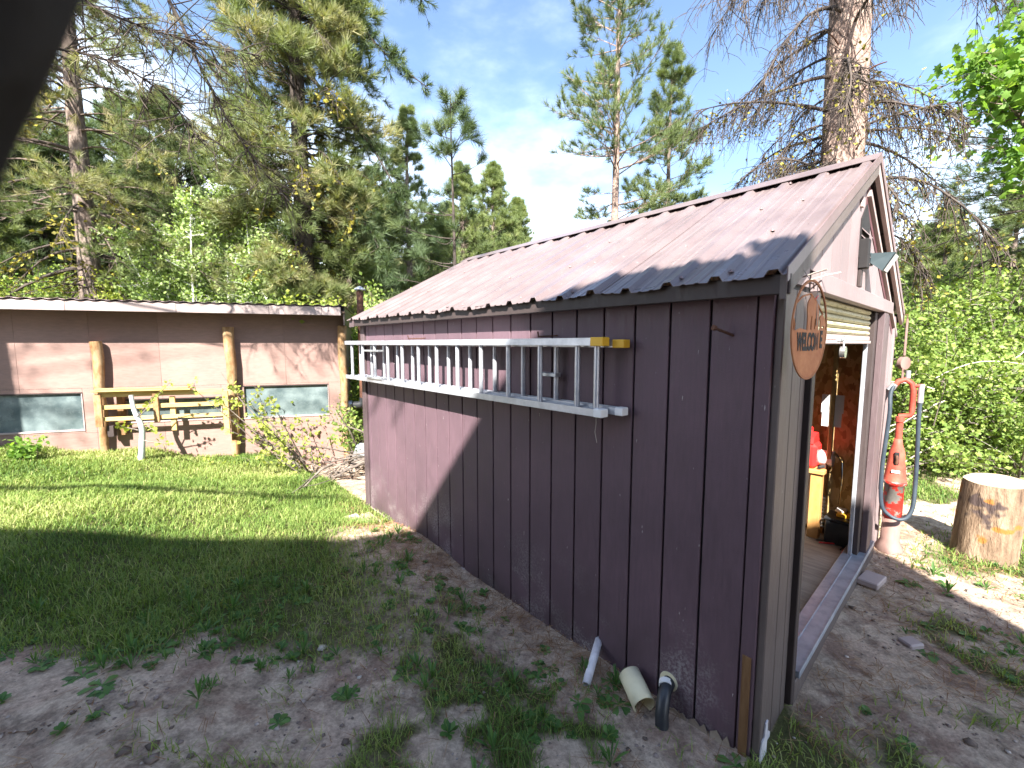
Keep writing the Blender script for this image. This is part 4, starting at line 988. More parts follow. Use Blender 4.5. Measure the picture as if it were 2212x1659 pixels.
# --- named conifers (label, bearing, distance)
left_pine = conifer('pine_tree', 'tall pine with bare grey lit trunk and drooping olive limbs behind the outbuilding', 0, 0, 0, 17.5, .27, 4.2, 3.3, 1.1, .2, T_mid, M_pinet, droop=.75, rise=.05, lean=(0, 0), at=(float(unproj(192, 560, 11.5)[0]), 11.5), seed=11, dead=.22, gap=.4, twigs=7, ntuft=4, stubs=70)
big_pine = conifer('pine_tree', 'huge dense ponderosa with tan tinged needle clumps above the stove pipe', 0, 0, 0, 19, .3, 2.9, 2.3, 2.6, .3, T_mid, M_pinet, bk=M_barkd, droop=.7, rise=.15, seed=23, dead=.2, gap=.4, twigs=8, ntuft=3, prof='col', at=(float(unproj(652, 400, 12.5)[0]), 12.5))
conifer('pine_tree', 'slender young pine with bare bottlebrush branches in front of the cloud gap', 983, 0, 9.2, float(unproj(978, 207, 9.2)[2]), .062, 2.6, 1.45, .8, .26, T_near, M_pineb, bk=M_barkd, droop=-.4, rise=-.05, seed=5, gap=.62, twigs=1, ntuft=4)
conifer('pine_tree', 'tall open pale green pine standing alone right of the cloud gap', 1322, 0, 15, 18, .17, 3.6, 2.3, .95, .26, T_mid, M_pine, bk=M_barkp, droop=-.1, rise=.05, seed=8, gap=.5, twigs=4, prof='col')
conifer('pine_tree', 'narrower pale green pine just right of the tall open pine', 1432, 0, 17, float(unproj(1430, 112, 17)[2]), .15, 3.2, 2.2, 1.8, .27, T_mid, M_pine, bk=M_bark, droop=-.1, rise=.05, seed=9, gap=.5, twigs=4)
conifer('fir_tree', 'pointed blue green conifer right beside the huge ponderosa', 888, 0, 20, float(unproj(890, 236, 20)[2]), .17, 3.5, 2.0, 1.5, .27, T_mid, M_fir, seed=31, cat='fir tree', gap=.42, twigs=5)
protoA = conifer('fir_tree', 'sunny green conifer behind the slender young pine', 1002, 0, 23, float(unproj(1000, 352, 23)[2]), .17, 3.4, 2.9, 2.1, .3, T_mid, M_fir, seed=32, cat='fir tree', gap=.4, twigs=4)
conifer('fir_tree', 'sunny conifer with a thin spire right of the slender young pine', 1066, 0, 25, float(unproj(1066, 350, 25)[2]), .17, 3.4, 3.0, 2.1, .3, T_mid, M_fir, seed=33, cat='fir tree', gap=.4, twigs=4)
protoB = conifer('fir_tree', 'small round topped conifer at the right end of the gap trees', 1118, 0, 27, float(unproj(1118, 430, 27)[2]), .16, 3.4, 2.6, 2.1, .3, T_mid, M_fir, seed=34, cat='fir tree', gap=.4, twigs=4)
dark = conifer('pine_tree', 'dark mid distance pine behind the white stemmed aspens', 395, 0, 17, float(unproj(395, 215, 17)[2]), .22, 3.2, 2.9, 1.7, .3, T_mid, M_pineb, bk=M_barkd, seed=41, gap=.42, twigs=5, prof='col')
# background stand behind the outbuilding, each its own copy
rb_ = random.Random(5)
bgl = [(20, 15, 1.15), (75, 19, 1.0), (120, 15, 1.0), (255, 16, .95), (300, 20, 1.1), (345, 24, 1.1), (450, 24, .55), (500, 28, .5), (535, 19, .5), (760, 20, 1.0), (815, 23, .9), (-60, 13, 1.0), (850, 27, .8), (930, 27, .66), (955, 30, .6)]
places = ['at the far left edge', 'left of the lit grey trunk', 'just left of the lit grey trunk', 'just right of the lit grey trunk', 'between the lit grey trunk and the aspens', 'behind the left aspens', 'behind the middle aspens', 'behind the rightmost aspens', 'left of the huge ponderosa', 'under the right side of the ponderosa', 'between ponderosa and pointed conifer', 'outermost on the left hill', 'behind the pointed conifer', 'low between pointed conifer and slender pine', 'lowest and farthest near the slender pine']
for i, (u, Y_, s_) in enumerate(bgl):
    src = (dark, protoA, big_pine)[i % 2 if i not in (0, 2) else 0]
    copytree(src, u, Y_, -.3, s_ * rb_.uniform(.9, 1.05), rb_.random() * 6.28, 'dark background conifer ' + places[i], 'background conifers on the hill')
bgr = [(1200, 45, .5, 'far low between cloud gap and roof ridge'), (1480, 26, .85, 'behind the hanging dead limbs'), (1560, 22, .8, 'left behind the massive trunk'), (1990, 20, .9, 'right of the gable peak'), (2085, 27, .72, 'pale and pointed beyond the thicket'), (2170, 16, 1.0, 'tall at the right edge'), (2260, 13, 1.0, 'outermost on the right'), (2025, 15, .85, 'right behind the front thicket'), (2120, 19, .95, 'behind the stump and thicket'), (1660, 30, .7, 'far behind the massive trunk'), (2040, 24, .8, 'beyond the thicket middle')]
for i, (u, Y_, s_, pl_) in enumerate(bgr):
    copytree((protoB, protoA)[i % 2], u, Y_, -.2, s_, rb_.random() * 6.28, 'conifer standing ' + pl_, 'background conifers on the right')
# far forest on the hill: reads as one mass
gg = np.random.default_rng(77); P = []; D = []; S_ = []; T = []
for i in range(520):
    u = gg.uniform(-700, 2900); Y_ = gg.uniform(32, 75); x = UX(u, Y_); hh = gg.uniform(5, 9) * (.62 if 900 < u < 1500 else 1); z0 = float(ground(np.array([x]), np.array([Y_]), False)[0])
    n = 64; k = gg.random(n) ** .8; a = gg.random(n) * 6.283; rr = (1 - k) * hh * .2 * gg.uniform(.5, 1, n) + .1
    P.append(np.stack([x + rr * np.cos(a), Y_ + rr * np.sin(a), z0 + .6 + k * hh], -1)); D.append(np.stack([np.cos(a), np.sin(a), .3 + 0 * a], -1)); S_.append(np.full(n, .9)); T.append(np.clip(gg.random(n) * .6 + gg.uniform(0, .4), 0, 1))
V, F, TT = instance(np.concatenate(P), np.concatenate(D), np.concatenate(S_), tuft(5, 1, .3, 1.4, seed=9), np.concatenate(T))
o = link('distant_forest', npmesh('distant_forest', V, F, M_pineb, TT), kind='stuff'); tag(o, 'distant conifer forest covering the hillside', 'forest')

# the long dark boughs of the ponderosa that reach out to the right
bpx = np.array(big_pine.location); gb = np.random.default_rng(12); sgs = []; P = []; D = []
for path in (((652, -120, 12.5), (740, -20, 12.3), (800, 80, 12.2), (860, 140, 12.1), (925, 190, 12.)), ((652, -260, 12.5), (760, -160, 12.3), (850, -60, 12.2), (915, 5, 12.1)), ((655, 150, 12.5), (720, 220, 12.3), (790, 300, 12.2), (840, 380, 12.1), (870, 440, 12.)), ((655, 320, 12.5), (730, 400, 12.), (800, 500, 11.8), (840, 590, 11.7))):
    B = np.array([list(v) for v in smooth_path([tuple(np.array(unproj(*p_)) - bpx) for p_ in path], 6)]); sgs.append((B, np.linspace(.05, .01, len(B))))
    for q in range(70):
        k = gb.integers(5, len(B) - 1); dd = (B[k + 1] - B[k]) * 3 + gb.normal(size=3) * .5; tw = curve3(B[k], dd, gb.uniform(.15, .55), 3, -.2, .3, gb); sgs.append((tw, np.linspace(.009, .004, 4)))
        for w in range(3): j = gb.integers(1, 4); P.append(tw[j]); D.append(tw[-1] - tw[-2] + gb.normal(size=3) * .04)
V, F = tubes_np(sgs, 4); link('boughs', npmesh('boughs', V, F, M_barkd), big_pine, kind='stuff')
V, F, TT = instance(np.array(P), np.array(D), gb.uniform(.2, .3, len(P)), T_mid, gb.random(len(P)) * .7); link('bough_needles', npmesh('bough_needles', V, F, M_pineb, TT), big_pine, kind='stuff')

# --- massive trunk behind the shed with lichen hung dead limbs
mt = thing('pine_tree', 'massive pale trunked pine with drooping dead limbs behind the shed', 'pine tree', (float(unproj(1822, 330, 7.)[0]), 7.0, gz(UX(1822, 7.), 7.)))
z0 = gz(UX(1822, 7.), 7.); cen = trunk_part(mt, 16, .31, M_barkp, (-.1, 0), sides=28, taper=.35, seed=4, nseg=60)
g = np.random.default_rng(91); segs = []; LP = []; LD = []; limbs = []
for i in range(70):
    z = g.uniform(3.4, 9.5); a = g.uniform(2.2, 4.4) if g.random() < .66 else g.uniform(-1.2, 1.2)
    if g.random() < .15: a = g.uniform(0, 6.28)
    left = math.cos(a) < 0; l = g.uniform(1.0, 2.9) * (1.0 if left else .8); rise = g.uniform(-.1, .45)
    Q = curve3(cen(z), (math.cos(a), math.sin(a), rise), l, 12, g.uniform(.7, 1.5), .35, g); limbs.append((Q, np.linspace(.019 * l / 2 + .008, .005, 13)))
    for q in range(int(19 * l)):
        s_ = g.uniform(.2, 1); k = min(int(s_ * 12), 11); p = Q[k] + (Q[k + 1] - Q[k]) * (s_ * 12 - k)
        bd = Q[k + 1] - Q[k]; bd /= np.linalg.norm(bd); dd = bd * .6 + g.normal(size=3) * .45 + np.array([0, 0, -.5])
        tw = curve3(p, dd, g.uniform(.25, .8), 6, g.uniform(.6, 1.6), .5, g); segs.append((tw, np.linspace(.0085, .003, 7)))
        for e in range(3):
            j = g.integers(1, 6); t2 = curve3(tw[j], (tw[j] - tw[j - 1]) * 3 + g.normal(size=3) * .25, g.uniform(.12, .4), 4, g.uniform(-.3, 1.6), .6, g); segs.append((t2, np.linspace(.0045, .0022, 5)))
            if z < 6.5 and g.random() < .28:
                for _ in range(3): LP.append(t2[g.integers(0, 5)] + g.normal(size=3) * .02); LD.append(g.normal(size=3))
for (Q, rr) in limbs:
    V, F = tubes_np([(Q, rr)], 6); link('limb', npmesh('limb', V, F, M_twigd, None, True), mt)
V, F = tubes_np(segs, 3); link('twigs', npmesh('twigs', V, F, M_twigd), mt, kind='stuff')
V, F, TT = instance(np.array(LP), np.array(LD), g.uniform(.03, .065, len(LP)), LEAF, g.random(len(LP))); link('lichen', npmesh('lichen', V, F, M_lich, TT), mt, kind='stuff')
for i in range(9):
    a = g.uniform(3.6, 5.6); z = g.uniform(3.4, 6.5); c = cen(z); V, F = tubes_np([(curve3(c + np.array([math.cos(a), math.sin(a), 0]) * .3, (math.cos(a), math.sin(a), .9), g.uniform(.2, .35), 4, 1., .3, g), np.linspace(.014, .007, 5))], 6); link('branch_stub', npmesh('branch_stub', V, F, M_rustd), mt)
# right hand dark pine reaching in from the frame edge
conifer('pine_tree', 'dark pine reaching in from the right edge with long drooping boughs', 0, 0, 0, 12.5, .25, 2.6, 3.6, 1.2, .2, T_near, M_pineb, bk=M_barkd, droop=.35, rise=.05, seed=61, dead=.25, gap=.5, twigs=5, at=(12.3, 9.2), azr=(2.2, 4.4))
# maple leaning in at top right
broadleaf('maple_tree', 'bright green maple leaning into the top right corner', 'maple tree', 9.9, 6.5, 8.2, 5, 1.9, 6500, .13, M_maple, M_bark, MLEAF, seed=71, crown0=.68, r=.06, sub=8, fill=1.2, leanv=(-.14, 0), stemtilt=.22)
# thicket on the right
g = random.Random(13)
tl_ = ['thicket shrub right behind the red pump', 'thicket shrub between pump and stump', 'thicket shrub behind the log stump', 'thicket shrub at the right edge', 'taller thicket shrub behind the pulley hook', 'taller thicket shrub in the thicket middle', 'taller thicket shrub behind the stump', 'tallest thicket shrub at the right edge', 'back thicket shrub under the gable eave', 'back thicket shrub beyond the stump']
pos = [(1965, 6.9, 2.1), (2040, 6.7, 2.2), (2125, 6.6, 2.1), (2215, 6.3, 2.1), (1985, 8.0, 3.1), (2065, 8.1, 3.3), (2140, 7.8, 3.3), (2230, 7.6, 3.6), (1965, 9.6, 3.6), (2110, 9.8, 3.7)]
for i, (u, Y_, h) in enumerate(pos):
    broadleaf('thicket_shrub', tl_[i], 'shrub', UX(u, Y_), Y_, h, 15, .85, 9500 if i < 4 else 8000, .062 if i < 4 else .075, M_bush, M_twig, seed=100 + i, group='shrubs of the right hand thicket', r=.018, sub=6, fill=1.6, base_r=.5, stemtilt=.4, droop=.35, crown0=.05, twig=M_twigb if i % 3 == 0 else M_twig)
for i in range(14):
    u = g.uniform(1990, 2240); Y_ = g.uniform(6.0, 6.4); x = UX(u, Y_); h = g.uniform(.2, 1.7); m_ = MB(); P = curve3((x, Y_, gz(x, Y_) + h), (g.uniform(-1, 1), .1, g.uniform(-.2, .7)), g.uniform(.9, 1.8), 10, .9, .5, np.random.default_rng(i))
    C0 = P[0].copy(); V, F = tubes_np([(P - C0, np.linspace(.011, .004, 11))], 5); o = link('bare_cane', npmesh('bare_cane', V, F, M_twigb, None, True), None, tuple(C0)); tag(o, '%s bare cane %s %s' % (('low', 'waist high', 'head high')[int(min(h // .6, 2))], ('arching left', 'arching right')[P[-1][0] > P[0][0]], ('between pump and stump' if u < 2070 else ('just behind the stump' if u < 2160 else 'at the right frame edge'))) , 'branch', 'bare canes in front of the thicket')
# shrubs low behind the right side of the roof and left of it
broadleaf('shrub', 'yellow green leafy sapling behind the ridge under the tall pines', 'shrub', UX(1480, 12), 12, 5.0, 5, 1.2, 5000, .12, M_asp, M_barka, seed=121, r=.03, sub=7, fill=1.2)
broadleaf('shrub', 'bright leafy sapling left of the massive trunk behind the ridge', 'shrub', UX(1600, 11), 11, 4.0, 5, 1.2, 4500, .11, M_asp, M_bark, seed=122, r=.03, sub=7, fill=1.2)
broadleaf('shrub', 'bright green leafy shrub above the far roof corner', 'shrub', UX(845, 10.5), 10.5, 3.5, 9, 1.0, 8000, .085, M_asp, M_bark, seed=123, r=.025, sub=7, fill=1.3)
broadleaf('shrub', 'leafy shrub just behind the stove pipe', 'shrub', UX(790, 9.6), 9.6, 3.2, 9, .9, 7000, .08, M_bush, M_bark, seed=124, r=.025, sub=7, fill=1.3)
broadleaf('shrub', 'low leafy shrub filling the gap between outbuilding and shed', 'shrub', UX(775, 8.6), 8.6, 2.0, 9, .6, 4500, .06, M_bush, M_twig, seed=125, r=.015, sub=8, fill=1.3)
# aspens
for i, (u, Y_, tv, sd_) in enumerate(((405, 11.6, 425, 1), (452, 12, 385, 2), (508, 11.7, 370, 3), (556, 12.1, 400, 4), (600, 11.6, 450, 5))):
    x = UX(u, Y_); z0 = gz(x, Y_); h = float(unproj(u, tv, Y_)[2]) - z0
    broadleaf('aspen_sapling', ['leftmost white stemmed aspen above the outbuilding roof', 'second aspen from the left with double white stem', 'tallest bright aspen in the middle of the row', 'fourth aspen close left of the ponderosa', 'rightmost aspen touching the huge ponderosa'][i], 'aspen tree', x, Y_, h, 3 + (i % 2), .95, 6500, .085, M_asp, M_barka, seed=130 + i, group='young aspens behind the outbuilding', r=.045, sub=9, fill=1.3, base_r=.3, stemtilt=.05, crown0=.12)
# undergrowth along the hillside behind the outbuilding
for i, (u, Y_) in enumerate(((40, 11.2), (110, 12), (250, 11.5), (330, 12.5), (700, 11.2))):
    broadleaf('undergrowth_shrub', ['at the far left of the outbuilding roof', 'left of the lit grey trunk', 'right of the lit grey trunk', 'left of the first aspen', 'at the foot of the huge ponderosa'][i] and 'yellowish undergrowth shrub ' + ['at the far left above the roof', 'left of the lit grey trunk', 'right of the lit grey trunk', 'left of the first aspen', 'at the foot of the huge ponderosa'][i], 'shrub', UX(u, Y_), Y_, 3.4, 8, 1.3, 4800, .09, (M_ylw, M_bush)[i % 2], M_bark, seed=150 + i, group='undergrowth shrubs behind the outbuilding', r=.02, sub=6, fill=1.2)
# maple shrub in front of the outbuilding's right bay
vx = Vector(B0) + Vector((math.cos(BAZ) * -.45 + math.sin(BAZ) * .75, math.sin(BAZ) * -.45 - math.cos(BAZ) * .75, 0))
broadleaf('vine_shrub', 'sparse many stemmed shrub with new leaves before the right window', 'shrub', vx.x, vx.y, 2.2, 11, .62, 900, .055, M_ylw, M_twig, MLEAF, seed=160, r=.014, sub=5, fill=.4, leanv=(-.35, 0), stemtilt=.62, droop=.0)
broadleaf('vine_shrub', 'sparse leafy shrub hugging the right end log post', 'shrub', vx.x + .85, vx.y + .25, 1.6, 8, .5, 900, .05, M_bush, M_twig, MLEAF, seed=161, r=.012, sub=6, fill=.8, stemtilt=.4)
# grey sapling in front of the rack
sx0 = unproj(302, 975, 6.3); sx0 = (sx0[0], 6.3, gz(sx0[0], 6.3)); t = thing('bare_sapling', 'pale grey pruned sapling with few leaves before the lumber rack', 'sapling', sx0)
P = smooth_path([(0, 0, -.05), (.04, 0, .2), (.06, 0, .5), (-.03, 0, .75), (-.06, 0, .98)], 4); m = MB(); m.tube(P, [.045 - .018 * i / (len(P) - 1) for i in range(len(P))], M_sap, 10); m.build('trunk', t)
g2 = np.random.default_rng(5); sg_ = []; LP = []
for b_ in (((-.02, 0, .62), (.7, -.2, .5), .6), ((.0, 0, .55), (.8, 0, -.1), .35), ((.04, 0, .3), (.9, -.2, -.05), .5), ((.0, 0, .6), (.6, 0, 1.2), .8), ((.0, 0, .45), (-.8, 0, .3), .25)):
    Q = curve3(b_[0], b_[1], b_[2], 8, -.2, .5, g2); sg_.append((Q, np.linspace(.01, .003, 9)))
    for _ in range(14): LP.append(Q[g2.integers(4, 9)] + g2.normal(size=3) * .035)
V, F = tubes_np(sg_, 5); link('twigs', npmesh('twigs', V, F, M_twig), t)
V, F, TT = instance(np.array(LP), g2.normal(size=(len(LP), 3)), g2.uniform(.04, .07, len(LP)), MLEAF, g2.random(len(LP))); link('leaves', npmesh('leaves', V, F, M_ylw, TT), t, kind='stuff')
p = unproj(62, 950, 6.0); broadleaf('seedling', 'small bright leafy seedling below the left window', 'plant', p[0], 6.0, .42, 5, .16, 230, .06, M_maple, M_twig, MLEAF, seed=170, r=.006, sub=10, fill=.8)
# brush pile between buildings
bp = thing('brush_pile', 'heap of bare grey branches between the outbuilding and shed', 'brush pile', (UX(778, 6.6), 6.6, gz(UX(778, 6.6), 6.6)))
g3 = np.random.default_rng(8); sg_ = []
for i in range(60):
    sg_.append((curve3(g3.normal(size=3) * [.3, .35, .1] + [0, 0, .25], g3.normal(size=3) * [1, .8, .35], g3.uniform(.5, 1.2), 7, .3, .5, g3), np.linspace(g3.uniform(.006, .02), .004, 8)))
V, F = tubes_np(sg_, 5); link('branches', npmesh('branches', V, F, M_twig), bp, kind='stuff')
for i in range(5):
    V, F = tubes_np([(curve3((-.45 + .1 * i, -.3 + .05 * i, .05 + .05 * i), (1, .1 * i - .2, .3), g3.uniform(.8, 1.1), 8, .1, .5, g3), np.linspace(.024, .01, 9))], 7); link('log_branch', npmesh('log_branch', V, F, M_twig, None, True), bp)
rw = thing('grey_bucket', 'tipped pale grey bucket lying in the brush pile', 'bucket', (UX(766, 7.0), 7.0, gz(UX(766, 7.), 7.) + .25)); m = MB(); m.tube([(0, 0, 0), (.12, -.1, .16)], [.1, .13], M_galv, 16); m.build('bucket', rw)

# added dark tube for a finger blur over the lens, then the overhanging pine
nb_ = Vector(unproj(-520, 1500, .42)); nb_.z = gz(nb_.x, nb_.y); nd = thing('lens_finger_blur', 'dark out of focus finger blur over the lens, added in the upper left corner', 'lens blur', nb_)
m = MB(); m.tube(smooth_path([(0, -.05, 0)] + [tuple(Vector(unproj(*p_)) - nb_) for p_ in ((-480, 1100, .16), (-330, 750, .13), (-200, 480, .125), (-112, 250, .125), (-22, 60, .125), (60, -150, .13), (180, -500, .16))], 5), .0135, M_lensblur, 16); m.build('trunk', nd)  # tube right in front of the camera, stands in for the finger blur
ov = thing('pine_tree', 'overhanging pine whose long dark bough crosses the sky at upper left', 'pine tree', (-8.2, 3.2, gz(-8.2, 3.2)))
zz0 = gz(-8.2, 3.2); cen = trunk_part(ov, 14, .3, M_barkd, (0, 0), seed=6)
g4 = np.random.default_rng(17); segs = []; P = []; D = []; S_ = []; T = []
def bough(pts, r0, ntw, ln=.9, tufts=True, seed=0):
    B = np.array([np.array(p_) - np.array([-8.2, 3.2, zz0]) for p_ in pts]); B = np.array([list(v) for v in smooth_path([tuple(b_) for b_ in B], 5)]); n = len(B)
    V, F = tubes_np([(B, np.linspace(r0, .008, n))], 7); link('bough', npmesh('bough', V, F, M_barkd, None, True), ov)
    for q in range(ntw):
        k = g4.integers(n // 3, n - 1); dd = (B[k + 1] - B[k]); dd /= np.linalg.norm(dd); dd = dd * .6 + g4.normal(size=3) * .6 + [0, 0, -.15]
        tw = curve3(B[k], dd, ln * g4.uniform(.3, 1), 6, g4.uniform(-.4, .9), .6, g4); segs.append((tw, np.linspace(.008, .003, 7)))
        for e in range(2):
            j = g4.integers(1, 6); t2 = curve3(tw[j], (tw[j] - tw[j - 1]) * 4 + g4.normal(size=3) * .4, g4.uniform(.1, .35), 4, -.5, .6, g4); segs.append((t2, np.linspace(.004, .002, 5)))
        if tufts and g4.random() < .55:
            P.append(tw[-1]); D.append(tw[-1] - tw[-3]); S_.append(g4.uniform(.14, .22)); T.append(g4.uniform(.3, 1))
U = lambda u, v, Y_: tuple(unproj(u, v, Y_))
bough([(-8.2, 3.2, 7.5), U(-200, -500, 4.2), U(200, -260, 4.6), U(370, 10, 5), U(440, 160, 5.2), U(500, 270, 5.5), U(560, 360, 5.8), U(625, 430, 6.2)], .026, 90, .9)
bough([(-8.2, 3.2, 6.5), U(-300, -200, 4), U(100, -40, 4.5), U(260, 40, 4.8), U(420, 90, 5), U(560, 120, 5.4)], .016, 90, .9)
bough([(-8.2, 3.2, 5.5), U(-200, 0, 4), U(60, 90, 4.5), U(230, 130, 4.8), U(350, 200, 5), U(430, 300, 5.2)], .016, 80, .8)
V, F = tubes_np(segs, 3); link('twigs', npmesh('twigs', V, F, M_twigd), ov, kind='stuff')
V, F, TT = instance(np.array(P), np.array(D), np.array(S_), tuft(30, 1, .02, .8, seed=5), np.array(T)); link('crown', npmesh('crown', V, F, M_pinet, TT), ov, kind='stuff')
# pine behind the viewpoint that throws the dappled shade
sp2 = thing('pine_tree', 'tall pine behind the viewpoint beside the cabin roof', 'pine tree', (-9.5, -4.5, .3)); trunk_part(sp2, 15, .25, M_bark, (0, 0), seed=8)
P = []; D = []; g5 = np.random.default_rng(3)
for c_, r_, n_ in (((-5.6, -3.2, 12.2), .55, 60), ((-4.9, -3, 12.5), .35, 30), ((-9.3, -3, 9.9), .7, 80), ((-2.6, -3, 11.7), .5, 22), ((-3.0, -3, 8.75), .45, 14), ((-8.6, -3, 11.8), .5, 40), ((-9.6, -3, 8.0), .6, 60)):
    p_ = np.array(c_) - [-9.5, -4.5, .3]
    P.append(p_ + g5.normal(size=(n_, 3)) * r_ * [1, .6, .5]); D.append(g5.normal(size=(n_, 3)))
    V, F = tubes_np([(np.linspace([0, 0, c_[2] - .8], p_, 6), np.linspace(.02, .01, 6))], 5); link('bough', npmesh('bough', V, F, M_bark), sp2)
P = np.concatenate(P); D = np.concatenate(D); V, F, TT = instance(P, D, np.full(len(P), .2), T_near, g5.random(len(P))); link('crown', npmesh('crown', V, F, M_pine, TT), sp2, kind='stuff')
V, F = tubes_np([(np.array([[0, 1.5, 7.2], [1.5, 1.5, 7.35], [3, 1.5, 7.45], [4.6, 1.5, 7.52], [5.9, 1.5, 7.6]]), np.array([.07, .06, .06, .05, .03]))], 7); link('bough', npmesh('bough', V, F, M_bark), sp2)

# ------------------------------------------------------------ ground cover
def scatter(n, x0, x1, y0, y1, prob, seed):
    g = np.random.default_rng(seed); x = g.uniform(x0, x1, n); y = y0 + (y1 - y0) * g.random(n) ** 1.25; k = g.random(n) < prob(x, y); return x[k], y[k], g
def inside(x, y):
    q, w = shed_local(x, y); a = (q > -.02) & (q < W_ + .02) & (w > -.06) & (w < LW + .02)
    dx, dy = x - B0.x, y - B0.y; yy = -dx * math.sin(BAZ) + dy * math.cos(BAZ); return a | ((yy > -.02) & (yy < 3.3) & (dx < 1.0))
def vis(x, y): return (np.abs(x) < 1.32 * y + .4) & ~inside(x, y)
def blades(n, box, prob, seed, h0, h1, w0, name, label, m, bend=.5):
    x, y, g = scatter(n, *box, lambda a, b: prob(a, b) * vis(a, b), seed); k = len(x); z = ground(x, y)
    dist = np.sqrt(x * x + y * y); pn = fbm(x * 2.2, y * 2.2, 3, 61); h = g.uniform(h0, h1, k) * (.5 + pn); a = g.random(k) * 6.283; wv = w0 * (1 + .22 * dist)
    bx, by = np.cos(a), np.sin(a); b1 = g.uniform(.1, bend, k) * h; b2 = g.uniform(.3, 1.3, k) * bend * 2 * h; a2 = a + g.uniform(1, 2.2, k); cx, cy = np.cos(a2), np.sin(a2)
    V = np.stack([np.stack([x - bx * wv, y - by * wv, z - .004], -1), np.stack([x + bx * wv, y + by * wv, z - .004], -1), np.stack([x + bx * wv * .7 + cx * b1, y + by * wv * .7 + cy * b1, z + h * .6], -1), np.stack([x + cx * b2, y + cy * b2, z + h * g.uniform(.6, 1, k)], -1), np.stack([x - bx * wv * .7 + cx * b1, y - by * wv * .7 + cy * b1, z + h * .6], -1)], 1)
    F = np.arange(k)[:, None] * 5; F1 = np.concatenate([F + [0, 1, 2], F + [0, 2, 4], F + [4, 2, 3]], 0)
    T = np.clip(.15 + .55 * g.random(k) + 1.1 * (fbm(x * 1.1, y * 1.1, 4, 71) - .5) + (g.random(k) < .08) * .5, 0, 1)
    o = link(name, npmesh(name, V.reshape(-1, 3), F1, m, np.repeat(T, 5)), kind='stuff'); tag(o, label, 'grass'); return o
gp = lambda a, b: np.clip(grassmask(a, b), 0, 1) ** 1.1
blades(330000, (-12, 1.2, 1.6, 8.3), gp, 1, .035, .085, .0016, 'lawn_grass', 'short sunlit and shaded lawn grass left of the shed', M_grass)
blades(120000, (.8, 10, 1.2, 7.2), gp, 2, .03, .08, .0018, 'verge_grass', 'patchy short grass in front of the door and round the stump', M_grass)
blades(28000, (-7, 3.5, 9, 14), lambda a, b: .9 + 0 * a, 4, .1, .3, .006, 'rough_grass', 'rough tall grass behind the buildings', M_grass)
# dry fallen needles
x, y, g = scatter(48000, -2.2, 4.6, .9, 5.2, lambda a, b: np.clip(.12 + 1.2 * np.exp(-((-shed_local(a, b)[0] - .22) / .28) ** 2) * (shed_local(a, b)[1] > -.3) + .3 * (shed_local(a, b)[1] < 0), 0, 1) * sstep(.3, .6, fbm(a * 3, b * 3, 3, 5)) * vis(a, b), 9)
k = len(x); z = ground(x, y) + g.uniform(.002, .022, k); a = g.random(k) * 6.283; l = g.uniform(.03, .09, k); wv = .0011 * (1 + .3 * np.hypot(x, y)); c, s_ = np.cos(a), np.sin(a); tz = g.normal(size=k) * .006
V = np.stack([np.stack([x - c * l - s_ * wv, y - s_ * l + c * wv, z - tz], -1), np.stack([x - c * l + s_ * wv, y - s_ * l - c * wv, z - tz], -1), np.stack([x + c * l + s_ * wv * .5 - s_ * l * .2, y + s_ * l + c * l * .2, z + tz], -1)], 1)
o = link('fallen_needles', npmesh('fallen_needles', V.reshape(-1, 3), np.arange(3 * k).reshape(-1, 3), M_straw, np.repeat(g.random(k), 3)), kind='stuff'); tag(o, 'reddish fallen pine needles littering the dirt along the wall', 'pine needles')
# pebbles and clods
ico_v = []; 
def blob(seed):
    g = np.random.default_rng(seed); V = [(0, 0, 1), (0, 0, -.6)] + [(math.cos(t) * (1 + .25 * g.normal()), math.sin(t) * (1 + .25 * g.normal()), .35 * g.random()) for t in np.linspace(0, 6.283, 7)[:-1]]
    V = np.array(V) * [1, 1, .6]; F = [(0, 2 + i, 2 + (i + 1) % 6) for i in range(6)] + [(1, 2 + (i + 1) % 6, 2 + i) for i in range(6)]; return V, np.array(F)
M_peb = leafmat('pebbles_and_clods', (.1, .075, .06), (.28, .22, .19), (.5, .45, .4), 0., .9, .15)
x, y, g = scatter(26000, -6, 6, .8, 5.5, lambda a, b: (1 - grassmask(a, b)) * sstep(.35, .62, fbm(a * 2.1, b * 2.1, 3, 15)) * vis(a, b), 12)
k = len(x); P = np.stack([x, y, ground(x, y) + .001], -1); V0, F0 = blob(4); s_ = np.exp(g.normal(size=k) * .65) * .0046
a = g.random(k) * 6.283; c, sn = np.cos(a)[:, None], np.sin(a)[:, None]
V = P[:, None] + s_[:, None, None] * np.stack([V0[None, :, 0] * c - V0[None, :, 1] * sn, V0[None, :, 0] * sn + V0[None, :, 1] * c, np.repeat(V0[None, :, 2], k, 0)], -1)
o = link('gravel', npmesh('gravel', V.reshape(-1, 3), (F0[None] + (np.arange(k) * len(V0))[:, None, None]).reshape(-1, 3), M_peb, np.repeat(np.clip(g.random(k) * .8 + (g.random(k) < .05) * .4, 0, 1), len(V0))), kind='stuff'); tag(o, 'small pale pebbles and clods scattered over the dirt', 'gravel')
